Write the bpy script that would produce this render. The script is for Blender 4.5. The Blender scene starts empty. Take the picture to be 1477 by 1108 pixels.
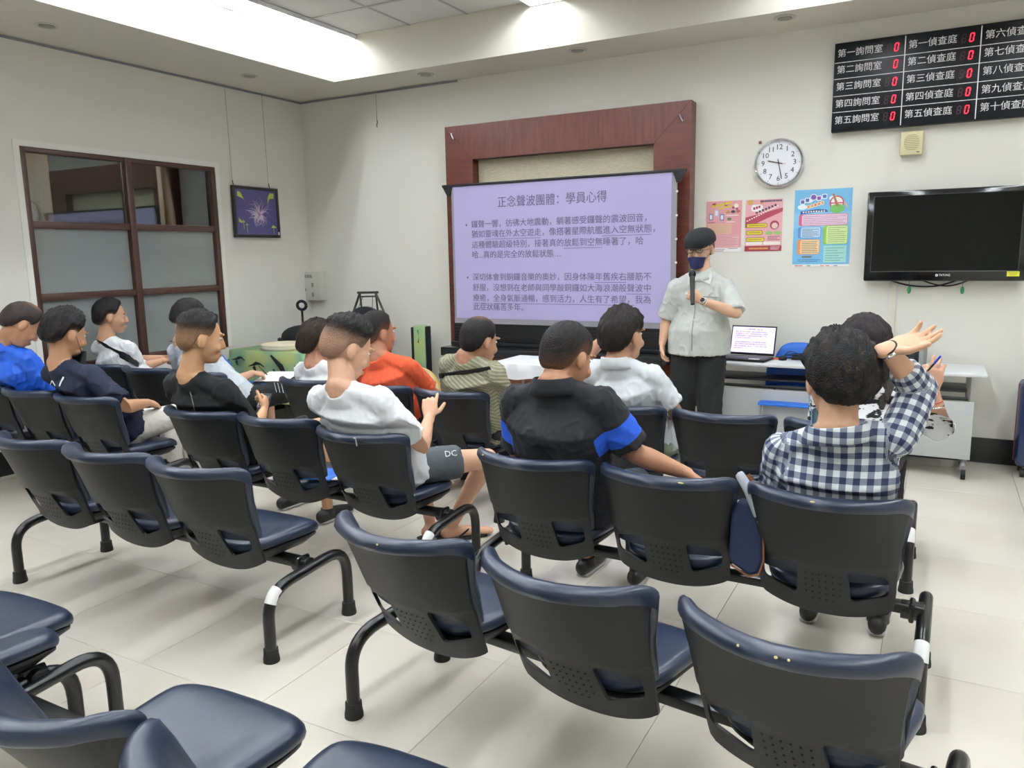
import bpy, bmesh, math, random
from mathutils import Vector, Matrix, noise, geometry
random.seed(7)
sc = bpy.context.scene
COL = sc.collection
# ------------------------------------------------------------------ camera, world, exposure
cam_d = bpy.data.cameras.new('camera'); cam = bpy.data.objects.new('camera', cam_d); COL.objects.link(cam)
cam_d.sensor_fit = 'HORIZONTAL'; cam_d.sensor_width = 36.0; cam_d.lens = 36.0 * 1122.5 / 1477.0
cam_d.clip_start = 0.05; cam_d.clip_end = 60
_yaw, _pit, _rol = -0.5003995, 0.163569, 0.017799
_f = Vector((math.sin(_yaw)*math.cos(_pit), math.cos(_yaw)*math.cos(_pit), -math.sin(_pit)))
_r = Vector((math.cos(_yaw), -math.sin(_yaw), 0)); _d = _f.cross(_r)
_rx = _r*math.cos(_rol) + _d*math.sin(_rol); _dn = -_r*math.sin(_rol) + _d*math.cos(_rol)
_m = Matrix((_rx, -_dn, -_f)).transposed().to_4x4(); _m.translation = (0, 0, 1.58)
cam.matrix_world = _m
sc.camera = cam
w = bpy.data.worlds.new('world'); sc.world = w; w.use_nodes = True
w.node_tree.nodes['Background'].inputs[0].default_value = (0.75, 0.8, 0.85, 1)
w.node_tree.nodes['Background'].inputs[1].default_value = 0.3
sc.view_settings.view_transform = 'Standard'; sc.view_settings.look = 'None'
sc.view_settings.exposure = 0.2; sc.view_settings.gamma = 1.0
sc.view_settings.use_curve_mapping = False
LIGHT = 78.0     # strength of the ceiling tubes

# ------------------------------------------------------------------ materials
def lin(h):
    if isinstance(h, str):
        h = tuple(int(h[i:i+2], 16)/255 for i in (0, 2, 4))
    return tuple(c/12.92 if c <= .04045 else ((c+.055)/1.055)**2.4 for c in h) + (1.0,)
_mats = {}
def mat(name, col, rough=.6, metal=0, bump=0, bscale=60, spec=.5, emit=0, ecol=None, coat=0, vary=0, vscale=3, sheen=0):
    if name in _mats: return _mats[name]
    m = bpy.data.materials.new(name); m.use_nodes = True; nt = m.node_tree; b = nt.nodes['Principled BSDF']
    c = lin(col)
    b.inputs['Base Color'].default_value = c; b.inputs['Roughness'].default_value = rough
    b.inputs['Metallic'].default_value = metal; b.inputs['Specular IOR Level'].default_value = spec
    if coat: b.inputs['Coat Weight'].default_value = coat; b.inputs['Coat Roughness'].default_value = .15
    if sheen: b.inputs['Sheen Weight'].default_value = sheen
    if emit:
        b.inputs['Emission Color'].default_value = lin(ecol or col); b.inputs['Emission Strength'].default_value = emit
    tc = nt.nodes.new('ShaderNodeTexCoord')
    if bump:
        n = nt.nodes.new('ShaderNodeTexNoise'); n.inputs['Scale'].default_value = bscale; n.inputs['Detail'].default_value = 4
        bp = nt.nodes.new('ShaderNodeBump'); bp.inputs['Strength'].default_value = bump; bp.inputs['Distance'].default_value = .01
        nt.links.new(tc.outputs['Object'], n.inputs['Vector']); nt.links.new(n.outputs[0], bp.inputs['Height'])
        nt.links.new(bp.outputs[0], b.inputs['Normal'])
    if vary:
        n = nt.nodes.new('ShaderNodeTexNoise'); n.inputs['Scale'].default_value = vscale; n.inputs['Detail'].default_value = 6
        mx = nt.nodes.new('ShaderNodeMix'); mx.data_type = 'RGBA'
        mx.inputs[6].default_value = tuple(x*(1-vary) for x in c[:3])+(1,); mx.inputs[7].default_value = tuple(min(1, x*(1+vary)) for x in c[:3])+(1,)
        nt.links.new(tc.outputs['Object'], n.inputs['Vector']); nt.links.new(n.outputs[0], mx.inputs[0]); nt.links.new(mx.outputs[2], b.inputs['Base Color'])
    _mats[name] = m
    return m
def attr_mat(name, rough=.55, bump=0, bscale=80):
    if name in _mats: return _mats[name]
    m = mat(name, 'ffffff', rough, bump=bump, bscale=bscale); nt = m.node_tree
    a = nt.nodes.new('ShaderNodeAttribute'); a.attribute_name = 'Col'
    nt.links.new(a.outputs['Color'], nt.nodes['Principled BSDF'].inputs['Base Color'])
    return m
class NT:      # tiny node helper for patterned cloth
    def __init__(s, m): s.nt = m.node_tree; s.b = s.nt.nodes['Principled BSDF']
    def add(s, t, **k):
        n = s.nt.nodes.new(t)
        for a, v in k.items(): setattr(n, a, v)
        return n
    def math(s, op, a, b=None, c=None):
        n = s.add('ShaderNodeMath', operation=op)
        for i, v in enumerate((a, b, c)):
            if v is None: continue
            if isinstance(v, (int, float)): n.inputs[i].default_value = v
            else: s.nt.links.new(v, n.inputs[i])
        return n.outputs[0]
    def mix(s, f, a, b):
        n = s.add('ShaderNodeMix', data_type='RGBA')
        for i, v in ((0, f), (6, a), (7, b)):
            if isinstance(v, tuple) or isinstance(v, float): n.inputs[i].default_value = v
            else: s.nt.links.new(v, n.inputs[i])
        return n.outputs[2]
def plaid_mat():
    m = mat('plaid_cloth', 'b8c0cc', .85, bump=.15, bscale=300); n = NT(m)
    at = n.add('ShaderNodeAttribute', attribute_name='cloth'); sp = n.add('ShaderNodeSeparateXYZ'); n.nt.links.new(at.outputs['Vector'], sp.inputs[0])
    def stripe(o): return n.math('LESS_THAN', n.math('FRACT', n.math('MULTIPLY', o, 1/.040)), .5)
    a, b = stripe(sp.outputs[0]), stripe(sp.outputs[2])
    s = n.math('MULTIPLY', n.math('ADD', a, b), .5)
    c1 = n.mix(n.math('GREATER_THAN', s, .25), lin('d3d8da'), lin('79808f'))
    c2 = n.mix(n.math('GREATER_THAN', s, .75), c1, lin('252c4c'))
    n.nt.links.new(c2, n.b.inputs['Base Color']); return m
def stripe_mat(name, c1, c2, period, frac, axis=2, tilt=.0):
    m = mat(name, c1, .85, bump=.1, bscale=200); n = NT(m)
    at = n.add('ShaderNodeAttribute', attribute_name='cloth'); sp = n.add('ShaderNodeSeparateXYZ'); n.nt.links.new(at.outputs['Vector'], sp.inputs[0])
    v = n.math('ADD', sp.outputs[axis], n.math('MULTIPLY', sp.outputs[0], tilt))
    s = n.math('LESS_THAN', n.math('FRACT', n.math('MULTIPLY', v, 1/period)), frac)
    n.nt.links.new(n.mix(s, lin(c1), lin(c2)), n.b.inputs['Base Color']); return m
def noise_mat(name, c1, c2, scale, lo=.45, hi=.55, rough=.8, stretch=(1, 1, 1)):
    m = mat(name, c1, rough); n = NT(m)
    tc = n.add('ShaderNodeTexCoord'); mp = n.add('ShaderNodeMapping'); mp.inputs['Scale'].default_value = stretch
    no = n.add('ShaderNodeTexNoise'); no.inputs['Scale'].default_value = scale; no.inputs['Detail'].default_value = 3
    mr = n.add('ShaderNodeMapRange'); mr.inputs[1].default_value = lo; mr.inputs[2].default_value = hi
    n.nt.links.new(tc.outputs['Object'], mp.inputs[0]); n.nt.links.new(mp.outputs[0], no.inputs['Vector']); n.nt.links.new(no.outputs[0], mr.inputs[0])
    n.nt.links.new(n.mix(mr.outputs[0], lin(c1), lin(c2)), n.b.inputs['Base Color']); return m
def wood_mat(name, c1, c2, scale=(1, 1, 9), rough=.35):
    m = noise_mat(name, c1, c2, 5, .3, .7, rough, scale); m.node_tree.nodes['Principled BSDF'].inputs['Specular IOR Level'].default_value = .4; return m
def glass_mat(name, tint, rough, transp):
    if name in _mats: return _mats[name]
    m = bpy.data.materials.new(name); m.use_nodes = True; nt = m.node_tree; nt.nodes.clear()
    o = nt.nodes.new('ShaderNodeOutputMaterial'); g = nt.nodes.new('ShaderNodeBsdfGlossy'); g.inputs['Roughness'].default_value = rough
    g.inputs['Color'].default_value = (.9, .95, .95, 1)
    if transp == 'clear':
        t = nt.nodes.new('ShaderNodeBsdfTransparent'); t.inputs[0].default_value = tint
    else:
        t = nt.nodes.new('ShaderNodeBsdfRefraction'); t.inputs['Color'].default_value = tint; t.inputs['Roughness'].default_value = .45; t.inputs['IOR'].default_value = 1.05
    fr = nt.nodes.new('ShaderNodeFresnel'); fr.inputs[0].default_value = 1.6
    ad = nt.nodes.new('ShaderNodeMath'); ad.operation = 'ADD'; ad.inputs[1].default_value = .07
    mx = nt.nodes.new('ShaderNodeMixShader')
    nt.links.new(fr.outputs[0], ad.inputs[0]); nt.links.new(ad.outputs[0], mx.inputs[0]); nt.links.new(t.outputs[0], mx.inputs[1]); nt.links.new(g.outputs[0], mx.inputs[2]); nt.links.new(mx.outputs[0], o.inputs[0])
    _mats[name] = m; return m

M_wall = mat('wall_paint', 'e3e1d8', .75, bump=.04, bscale=150)
M_soffit = mat('soffit_paint', 'd5d1c4', .8)
M_white = mat('white_paint', 'ecebe4', .7)
M_black = mat('black_plastic', '17181b', .5, bump=.05, bscale=400, spec=.35)
M_navy = mat('navy_vinyl', '1d273b', .34, bump=.10, bscale=25, spec=.5)
M_tube = mat('black_enamel', '0d0e10', .28, spec=.5)
M_rubber = mat('black_rubber', '121212', .7)
M_frame = wood_mat('brown_laminate', '4f281f', '643428', (1, 1, 9))
M_frame_h = wood_mat('brown_laminate_horizontal', '4f281f', '643428', (9, 9, 1))
M_winframe = mat('brown_window_frame', '43291f', .45)
M_metal = mat('brushed_metal', 'a8aaac', .3, metal=1)
M_chrome = mat('chrome', 'd8d8da', .12, metal=1)
M_grey = mat('grey_plastic', '8b8d8e', .5)
M_darkgrey = mat('dark_grey', '3a3b3d', .5)
M_cream = mat('cream_plastic', 'd8cfa6', .5)
M_paper = mat('white_paper', 'f2f2f0', .7)
M_red_led = mat('red_led', 'ff2040', .4, emit=2.6, ecol='ff2038')
M_dim_led = mat('unlit_led', '3a0d14', .4)
M_white_print = mat('white_lettering', 'e8e8e8', .5)
M_board = mat('black_board', '0c0f15', .38, spec=.25)
M_blue = mat('blue_plastic', '1763c4', .4)
M_print = attr_mat('print', .5)

# ------------------------------------------------------------------ mesh building
class B:
    def __init__(s): s.V = []; s.F = []; s.C = []; s.cur = None
    def face(s, vs, fs):
        n = len(s.V); s.V += [tuple(v) for v in vs]; s.F += [tuple(i+n for i in f) for f in fs]; s.C += [s.cur]*len(fs); return s
    def box(s, c, d, rot=None, bev=0):
        bm = bmesh.new(); bmesh.ops.create_cube(bm, size=1)
        for v in bm.verts: v.co = Vector((v.co.x*d[0], v.co.y*d[1], v.co.z*d[2]))
        if bev: bmesh.ops.bevel(bm, geom=bm.edges[:], offset=bev, segments=2, affect='EDGES', profile=.5)
        mt = Matrix.Translation(c) @ (rot.to_4x4() if rot else Matrix.Identity(4)); bm.transform(mt)
        bm.verts.index_update(); s.face([v.co.copy() for v in bm.verts], [[v.index for v in f.verts] for f in bm.faces]); bm.free(); return s
    def tube(s, pts, rad, seg=12, flat=(True, True), side=None, sup=2.0):
        pts = [Vector(p) for p in pts]; n = len(pts)
        rad = [rad]*n if isinstance(rad, (int, float)) else list(rad)
        rad = [(r, r) if isinstance(r, (int, float)) else r for r in rad]
        tan = [(pts[min(i+1, n-1)]-pts[max(i-1, 0)]).normalized() for i in range(n)]
        ref = Vector(side) if side is not None else (Vector((0, 0, 1)) if abs(tan[0].z) < .9 else Vector((1, 0, 0)))
        rings = []; u = None
        def ring(c, t, a, b):
            nonlocal u
            base = ref if (side is not None or u is None) else u
            u = (base - t*base.dot(t)).normalized(); v = t.cross(u)
            out = []
            for k in range(seg):
                an = 2*math.pi*k/seg; ca, sa = math.cos(an), math.sin(an)
                if sup != 2: 
                    ca = math.copysign(abs(ca)**(2/sup), ca); sa = math.copysign(abs(sa)**(2/sup), sa)
                out.append(c+u*ca*a+v*sa*b)
            return out
        if not flat[0]:
            for q in (80, 55, 30):
                q = math.radians(q); rr = min(rad[0]); rings.append(ring(pts[0]-tan[0]*rr*math.sin(q), tan[0], rad[0][0]*math.cos(q), rad[0][1]*math.cos(q)))
        for p, t, r in zip(pts, tan, rad): rings.append(ring(p, t, r[0], r[1]))
        if not flat[1]:
            for q in (30, 55, 80):
                q = math.radians(q); rr = min(rad[-1]); rings.append(ring(pts[-1]+tan[-1]*rr*math.sin(q), tan[-1], rad[-1][0]*math.cos(q), rad[-1][1]*math.cos(q)))
        V = [p for r in rings for p in r]; m = len(rings); F = []
        for i in range(m-1):
            for k in range(seg):
                k2 = (k+1) % seg; F.append((i*seg+k, i*seg+k2, (i+1)*seg+k2, (i+1)*seg+k))
        F.append(tuple(range(seg-1, -1, -1))); F.append(tuple((m-1)*seg+k for k in range(seg)))
        return s.face(V, F)
    def cyl(s, a, b, r, r2=None, seg=20): return s.tube([a, b], [r, r if r2 is None else r2], seg)
    def ell(s, c, r, R=None, seg=20, rings=12):
        c = Vector(c); V = [Vector((0, 0, r[2]))]
        for i in range(1, rings):
            t = math.pi*i/rings
            for k in range(seg):
                a = 2*math.pi*k/seg; V.append(Vector((r[0]*math.sin(t)*math.cos(a), r[1]*math.sin(t)*math.sin(a), r[2]*math.cos(t))))
        V.append(Vector((0, 0, -r[2]))); L = len(V)-1; F = []
        for k in range(seg): F.append((0, 1+k, 1+(k+1) % seg)); F.append((L, L-seg+(k+1) % seg, L-seg+k))
        for i in range(rings-2):
            for k in range(seg):
                a = 1+i*seg+k; b = 1+i*seg+(k+1) % seg; F.append((a, a+seg, b+seg, b))
        if R is not None: V = [R @ v for v in V]
        return s.face([v+c for v in V], F)
    def prism(s, poly, axis_o, ex):      # poly: list of 3D points, extruded by vector ex
        n = len(poly); P = [Vector(p)+Vector(axis_o) for p in poly]; Q = [p+Vector(ex) for p in P]
        F = [tuple(range(n)), tuple(range(2*n-1, n-1, -1))]+[(i, (i+1) % n, n+(i+1) % n, n+i) for i in range(n)]
        return s.face(P+Q, F)
    def lathe(s, c, prof, seg=24, axis='z', ring=False):
        c = Vector(c); V = []; F = []
        for r, h in prof:
            for k in range(seg):
                a = 2*math.pi*k/seg; x, y = r*math.cos(a), r*math.sin(a)
                V.append(c+{'z': Vector((x, y, h)), 'y': Vector((x, h, y)), 'x': Vector((h, x, y))}[axis])
        m = len(prof)
        for i in range(m-1):
            for k in range(seg): F.append((i*seg+k, i*seg+(k+1) % seg, (i+1)*seg+(k+1) % seg, (i+1)*seg+k))
        if ring: F += [((m-1)*seg+k, (m-1)*seg+(k+1) % seg, (k+1) % seg, k) for k in range(seg)]
        else: F.append(tuple(range(seg-1, -1, -1))); F.append(tuple((m-1)*seg+k for k in range(seg)))
        return s.face(V, F)
    def mesh(s, name, m=None, smooth=True, ang=40, fixn=True):
        me = bpy.data.meshes.new(name); me.from_pydata(s.V, [], s.F)
        if fixn or smooth:
            bm = bmesh.new(); bm.from_mesh(me)
            if fixn: bmesh.ops.recalc_face_normals(bm, faces=bm.faces[:])
            if smooth:
                lim = math.radians(ang)
                for f in bm.faces: f.smooth = True
                for e in bm.edges:
                    if len(e.link_faces) == 2: e.smooth = e.calc_face_angle(0) < lim
            bm.to_mesh(me); bm.free()
        if any(c is not None for c in s.C):
            ca = me.color_attributes.new('Col', 'FLOAT_COLOR', 'CORNER'); i = 0
            for p, c in zip(me.polygons, s.C):
                for _ in p.vertices: ca.data[i].color = c or (1, 1, 1, 1); i += 1
        if m: me.materials.append(m)
        return me
    def obj(s, name, m, parent=None, loc=(0, 0, 0), rot=(0, 0, 0), smooth=True, ang=40, **k):
        return link(name, s.mesh(name, m, smooth, ang), parent, loc, rot, **k)
def link(name, me, parent=None, loc=(0, 0, 0), rot=(0, 0, 0), label=None, cat=None, group=None, kind=None):
    o = bpy.data.objects.new(name, me); COL.objects.link(o); o.location = loc; o.rotation_euler = rot
    if parent is not None: o.parent = parent
    if label: o['label'] = label
    if cat: o['category'] = cat
    if group: o['group'] = group
    if kind: o['kind'] = kind
    return o
def thing(name, label, cat, loc=(0, 0, 0), rz=0, group=None): return link(name, None, None, loc, (0, 0, rz), label, cat, group)
def box(name, c, d, m, parent=None, bev=0, **k): return B().box((0, 0, 0), d, bev=bev).obj(name, m, parent, c, **k)
def bez(pts, r, n=5):      # polyline with rounded corners
    P = [Vector(p) for p in pts]; out = [P[0]]
    for i in range(1, len(P)-1):
        a = P[i]+(P[i-1]-P[i]).normalized()*min(r, (P[i-1]-P[i]).length*.49); b = P[i]+(P[i+1]-P[i]).normalized()*min(r, (P[i+1]-P[i]).length*.49)
        for k in range(n+1):
            t = k/n; out.append(a*(1-t)**2+P[i]*2*t*(1-t)+b*t*t)
    out.append(P[-1]); return out
def text(s, size, m, parent, loc, rot, name='lettering', width=None, align='LEFT', depth=.0006, bold=0, shear=0, sx=1.0):
    cu = bpy.data.curves.new('t', 'FONT'); cu.body = s; cu.size = size; cu.align_x = align; cu.align_y = 'CENTER'; cu.extrude = depth
    cu.shear = shear; cu.resolution_u = 2
    o = bpy.data.objects.new('t', cu); COL.objects.link(o)
    me = bpy.data.meshes.new_from_object(o.evaluated_get(bpy.context.evaluated_depsgraph_get())); bpy.data.objects.remove(o)
    if width and len(me.vertices):
        xs = [v.co.x for v in me.vertices]; k = width/(max(xs)-min(xs)); me.transform(Matrix.Scale(k, 4, (1, 0, 0)))
    elif sx != 1: me.transform(Matrix.Scale(sx, 4, (1, 0, 0)))
    me.materials.clear(); me.materials.append(m); me.name = name
    return link(name, me, parent, loc, rot)
PI = math.pi
def R(axis, deg): return Matrix.Rotation(math.radians(deg), 3, axis)

# ------------------------------------------------------------------ the room
XL, XR, YB, YF, ZS, ZC = -6.13, 2.6, 6.595, -2.7, 3.238, 3.617
TX0, TX1, TY0, TY1 = -5.17, 1.65, -1.7, 6.03
def struct(name, b, m, parent=None, **k): return b.obj(name, m, parent, kind=None if parent else 'structure', **k)
struct('wall_back', B().box(((XL+XR)/2, YB+.06, 1.9), (XR-XL+.24, .12, 3.9)), M_wall)
struct('wall_right', B().box((XR+.06, (YB+YF)/2, 1.9), (.12, YB-YF, 3.9)), M_wall)
struct('wall_rear', B().box(((XL+XR)/2, YF-.06, 1.9), (XR-XL+.24, .12, 3.9)), M_wall)
WY0, WY1, WZ0, WZ1 = 3.555, 5.375, .74, 2.46
b = B()
b.box((XL-.06, (YF+WY0)/2, 1.9), (.12, WY0-YF, 3.9)); b.box((XL-.06, (WY1+YB)/2, 1.9), (.12, YB-WY1, 3.9))
b.box((XL-.06, (WY0+WY1)/2, WZ0/2-.025), (.12, WY1-WY0, WZ0+.05)); b.box((XL-.06, (WY0+WY1)/2, (WZ1+3.85)/2), (.12, WY1-WY0, 3.85-WZ1))
struct('wall_left', b, M_wall)
# floor: a screed slab carrying one object per tile
b = B().box(((XL+XR)/2, (YB+YF)/2, -.06), (XR-XL, YB-YF, .1)); fl = struct('floor', b, mat('grout', '8e877b', .8))
M_tile = noise_mat('polished_tile', 'd6cfc1', 'ddd7cb', 1.6, .35, .65, .12)
_n = NT(M_tile); _b = M_tile.node_tree.nodes['Principled BSDF']; _b.inputs['Specular IOR Level'].default_value = .5; _b.inputs['Coat Weight'].default_value = .25; _b.inputs['Coat Roughness'].default_value = .05
tile_me = B().box((0, 0, -.004), (.648, .648, .008), bev=.0008).mesh('tile', M_tile, False)
ox, oy = -2.71+.325, 1.815+.325
for i in range(-8, 10):
    for j in range(-9, 9):
        x, y = ox+.65*i, oy+.65*j
        x0, x1, y0, y1 = max(x-.324, XL), min(x+.324, XR), max(y-.324, YF), min(y+.324, YB)
        if x1-x0 < .03 or y1-y0 < .03: continue
        if x1-x0 > .647 and y1-y0 > .647: link('tile', tile_me, fl, (x, y, 0))
        else: B().box(((x0+x1)/2, (y0+y1)/2, -.004), (x1-x0, y1-y0, .008)).obj('tile', M_tile, fl, smooth=False)
# dropped soffit ring and raised tray
for nm, c, d in (('trim_1', ((XL+TX0)/2, (YB+YF)/2, (ZS+3.8)/2), (TX0-XL, YB-YF, 3.8-ZS)), ('trim_2', ((TX0+XR)/2, (TY1+YB)/2, (ZS+3.8)/2), (XR-TX0, YB-TY1, 3.8-ZS)),
                 ('trim_3', ((TX1+XR)/2, (YF+TY1)/2, (ZS+3.8)/2), (XR-TX1, TY1-YF, 3.8-ZS)), ('trim_4', ((TX0+TX1)/2, (TY0+YF)/2, (ZS+3.8)/2), (TX1-TX0, TY0-YF, 3.8-ZS))):
    struct(nm, B().box(c, d), M_soffit)
ce = struct('ceiling', B().box(((TX0+TX1)/2, (TY0+TY1)/2, ZC+.09), (TX1-TX0, TY1-TY0, .1)), M_white)
M_ctile = mat('ceiling_board', 'dcdbd7', .9, bump=.2, bscale=250)
M_tbar = mat('ceiling_bar', 'b9b9b6', .5, metal=.3)
LX = [-5.02, -2.92, -.82, 1.28]      # fixture lines
def infix(x): return any(abs(x-l) < .31 for l in LX)
ct_me = {}
xs = [TX0]; 
for l in LX:
    if l-.15 > TX0+.02:
        a = xs[-1]; n = 3; st = (l-.15-a)/n
        for k in range(1, n+1): xs.append(a+st*k)
    xs.append(l+.15)
if xs[-1] < TX1: xs.append(TX1)
ys = []; y = TY1
while y > TY0+.1: ys.append(y); y -= .6
ys.append(TY0)
for i in range(len(xs)-1):
    x0, x1 = xs[i], xs[i+1]
    if x1-x0 < .34 and any(abs((x0+x1)/2-l) < .03 for l in LX): continue
    for j in range(len(ys)-1):
        y1, y0 = ys[j], ys[j+1]; key = (round(x1-x0, 3), round(y1-y0, 3))
        if key[0] < .05 or key[1] < .05: continue
        if key not in ct_me: ct_me[key] = B().box((0, 0, .01), (key[0]-.02, key[1]-.02, .02), bev=.003).mesh('ceiling_tile', M_ctile)
        link('ceiling_tile', ct_me[key], ce, ((x0+x1)/2, (y0+y1)/2, ZC))
for x in xs[1:-1]: B().box((x, (TY0+TY1)/2, ZC+.002), (.022, TY1-TY0, .012)).obj('ceiling_bar', M_tbar, ce, smooth=False)
for y in ys[1:-1]: B().box(((TX0+TX1)/2, y, ZC+.0), (TX1-TX0, .022, .012)).obj('ceiling_bar', M_tbar, ce, smooth=False)
# recessed fluorescent fixtures with louvres
M_lite = mat('fluorescent_tube', 'ffffff', .5, emit=LIGHT, ecol='f6fbff')
M_ref = mat('fixture_reflector', 'e6e9ec', .25, metal=.6)
hb = B()
for s in (-1, 1): hb.box((s*.145, 0, .0), (.012, 1.2, .05)); hb.box((0, s*.595, .0), (.3, .012, .05))
hm = hb.mesh('housing', mat('fixture_housing', 'e9ebee', .5), False)
rm = B().box((0, 0, .045), (.29, 1.19, .01)).mesh('reflector', M_ref, False)
tm = B().cyl((0, -.57, .018), (0, .57, .018), .0135, seg=10).mesh('tube', M_lite)
lv = B(); 
for k in range(13): lv.box((0, -.54+.09*k, .004), (.28, .004, .018))
for s in (-.048, .048): lv.box((s, 0, .004), (.004, 1.18, .018))
lm = lv.mesh('louvre', M_ref, False)
ref_lines = ['leftmost row', 'second row from the left', 'third row from the left', 'rightmost row']
first = True; k = 0
for li, x in enumerate(LX):
    for j in range(6):
        y = TY1-.6-1.2*j
        if y-.6 < TY0: continue
        place = ('back', 'second', 'third', 'fourth', 'fifth', 'sixth')[j]
        t = thing('ceiling_light', f'louvred ceiling light, {place} from the screen wall, {ref_lines[li]}', 'ceiling light', (x, y, ZC-.012), 0, 'louvred ceiling lights')
        link('housing', hm, t); link('reflector', rm, t); link('louvre', lm, t)
        for s in (-.07, .07): link('tube', tm, t, (s, 0, 0))
# black skirting
for nm, c, d in (('baseboard_back', ((XL+XR)/2, YB-.008, .094), (XR-XL, .016, .188)), ('baseboard_left', (XL+.008, (YB+YF)/2, .094), (.016, YB-YF, .188)),
                 ('baseboard_right', (XR-.008, (YB+YF)/2, .094), (.016, YB-YF, .188)), ('baseboard_rear', ((XL+XR)/2, YF+.008, .094), (XR-XL, .016, .188))):
    struct(nm, B().box(c, d, bev=.003), mat('black_skirting', '141517', .35))
# internal window in the left wall
win = struct('window_1', B().box((XL+.004, (WY0+WY1)/2, WZ1+.022), (.016, WY1-WY0+.09, .045)).box((XL+.004, WY0-.022, (WZ0+WZ1)/2), (.016, .045, WZ1-WZ0)).box((XL+.004, WY1+.022, (WZ0+WZ1)/2), (.016, .045, WZ1-WZ0)), M_white)
zb = [WZ0, 1.32, 1.88, WZ1]; yb = [WY0, 4.46, WY1]; X0 = XL-.03
for y in yb:
    yy = min(max(y, WY0+.022), WY1-.022)
    box('window_stile', (X0, yy, (WZ0+WZ1)/2), (.07, .05 if y != 4.46 else .06, WZ1-WZ0), M_winframe, win, .004)
for z in zb:
    zz = min(max(z, WZ0+.022), WZ1-.018)
    for a, c in ((WY0+.045, 4.43), (4.49, WY1-.045)): box('window_rail', (X0-.002, (a+c)/2, zz), (.06, c-a, .055 if z in (1.32, 1.88) else .04), M_winframe, win, .004)
g1 = glass_mat('clear_glass', (.72, .77, .75, 1), .02, 'clear')
g2 = mat('frosted_glass', 'a4aca9', .16, spec=.8); NT(g2).b.inputs['Alpha'].default_value = .62
for i in range(2):
    for j in range(3):
        z0, z1 = zb[j]+.03, zb[j+1]-.03; y0, y1 = yb[i]+.035, yb[i+1]-.035
        box('pane', (X0-.012, (y0+y1)/2, (z0+z1)/2), (.006, y1-y0, z1-z0), g1 if j == 2 else g2, win)
# the dim room behind that window
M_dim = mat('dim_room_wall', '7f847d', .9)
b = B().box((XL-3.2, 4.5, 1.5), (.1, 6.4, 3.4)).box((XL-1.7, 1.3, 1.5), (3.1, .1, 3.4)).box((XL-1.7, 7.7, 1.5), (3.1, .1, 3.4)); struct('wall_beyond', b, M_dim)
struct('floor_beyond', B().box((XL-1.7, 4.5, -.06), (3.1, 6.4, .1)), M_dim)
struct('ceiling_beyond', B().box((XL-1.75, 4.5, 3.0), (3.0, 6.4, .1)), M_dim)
lt = bpy.data.lights.new('added_curtain_light', 'AREA'); lt.energy = 12; lt.size = .35; lo = link('added_curtain_light', lt, loc=(XL-.30, 4.5, 2.9), kind='structure')  # unseen lamp added to brighten the curtains behind the window
M_curt = mat('beige_curtain', 'c9b2a0', .9)
def curtain(lab, y0, y1, x):
    b = B(); n = 60; V = []; F = []
    for i in range(n+1):
        y = y0+(y1-y0)*i/n; xx = x+.035*math.sin(i*.9)+.012*math.sin(i*2.3)
        V += [(xx, y, .1), (xx, y, 2.75), (xx-.006, y, .1), (xx-.006, y, 2.75)]
    for i in range(n):
        a = 4*i; F += [(a, a+1, a+5, a+4), (a+2, a+6, a+7, a+3)]
    b.face(V, F); t = b.obj('curtain', M_curt, label=lab, cat='curtain', ang=80)
    B().cyl((x, y0, 2.76), (x, y1, 2.76), .014).obj('curtain_rod', M_metal, t)
curtain('pleated beige curtain behind the left side of the internal window', 3.60, 4.14, XL-.62)
curtain('pleated beige curtain behind the right side of the internal window', 5.22, 6.15, XL-.62)
# recessed downlights in the soffit (switched off)
ring = B().lathe((0, 0, 0), [(.052, .0), (.075, .0), (.078, -.006), (.07, -.012), (.052, -.006)], 28, ring=True).mesh('rim', mat('downlight_rim', 'c9c6bb', .5))
cup = B().lathe((0, 0, 0), [(.052, -.004), (.05, .001), (.03, .0015), (.001, .0015)], 24).mesh('lens', mat('downlight_lens', '8b8980', .3, metal=.4))
for x, y, lab in ((-5.626, 3.559, 'round unlit downlight in the left soffit, nearer the camera'), (-5.63, 5.412, 'round unlit downlight in the left soffit near the corner'),
                  (-4.258, 6.241, 'round unlit downlight left of the wooden surround in the back soffit'), (-2.726, 6.208, 'round unlit downlight above the middle of the wooden surround'), (-1.092, 6.188, 'round unlit downlight above the clock in the back soffit')):
    t = thing('downlight', lab, 'downlight', (x, y, ZS), 0, 'soffit downlights'); link('rim', ring, t, (0, 0, 0)); link('lens', cup, t, (0, 0, -.006))
# picture rails
t = B().box((XL+.008, (1.0+YB)/2, ZS-.012), (.014, YB-1.0, .014)).obj('picture_rail', M_grey, label='thin grey picture hanging rail along the top of the left wall', cat='rail', smooth=False)
t = B().box(((XL-4.137)/2, YB-.008, ZS-.012), (-4.137-XL, .014, .014)).obj('picture_rail', M_grey, label='thin grey picture hanging rail along the back wall beside the corner', cat='rail', smooth=False)
t = B().tube([(-5.105, YB-.012, ZS-.02), (-5.107, YB-.012, 2.96)], .0018, 6).obj('hanging_wire', M_grey, label='empty steel hanging wire with a hook on the back wall', cat='wire')
B().tube([(0, 0, 0), (.006, 0, -.02), (.0, 0, -.035), (-.006, 0, -.05), (0, 0, -.07)], .004, 6).obj('hook', M_darkgrey, t, (-5.107, YB-.012, 2.96))

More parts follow.
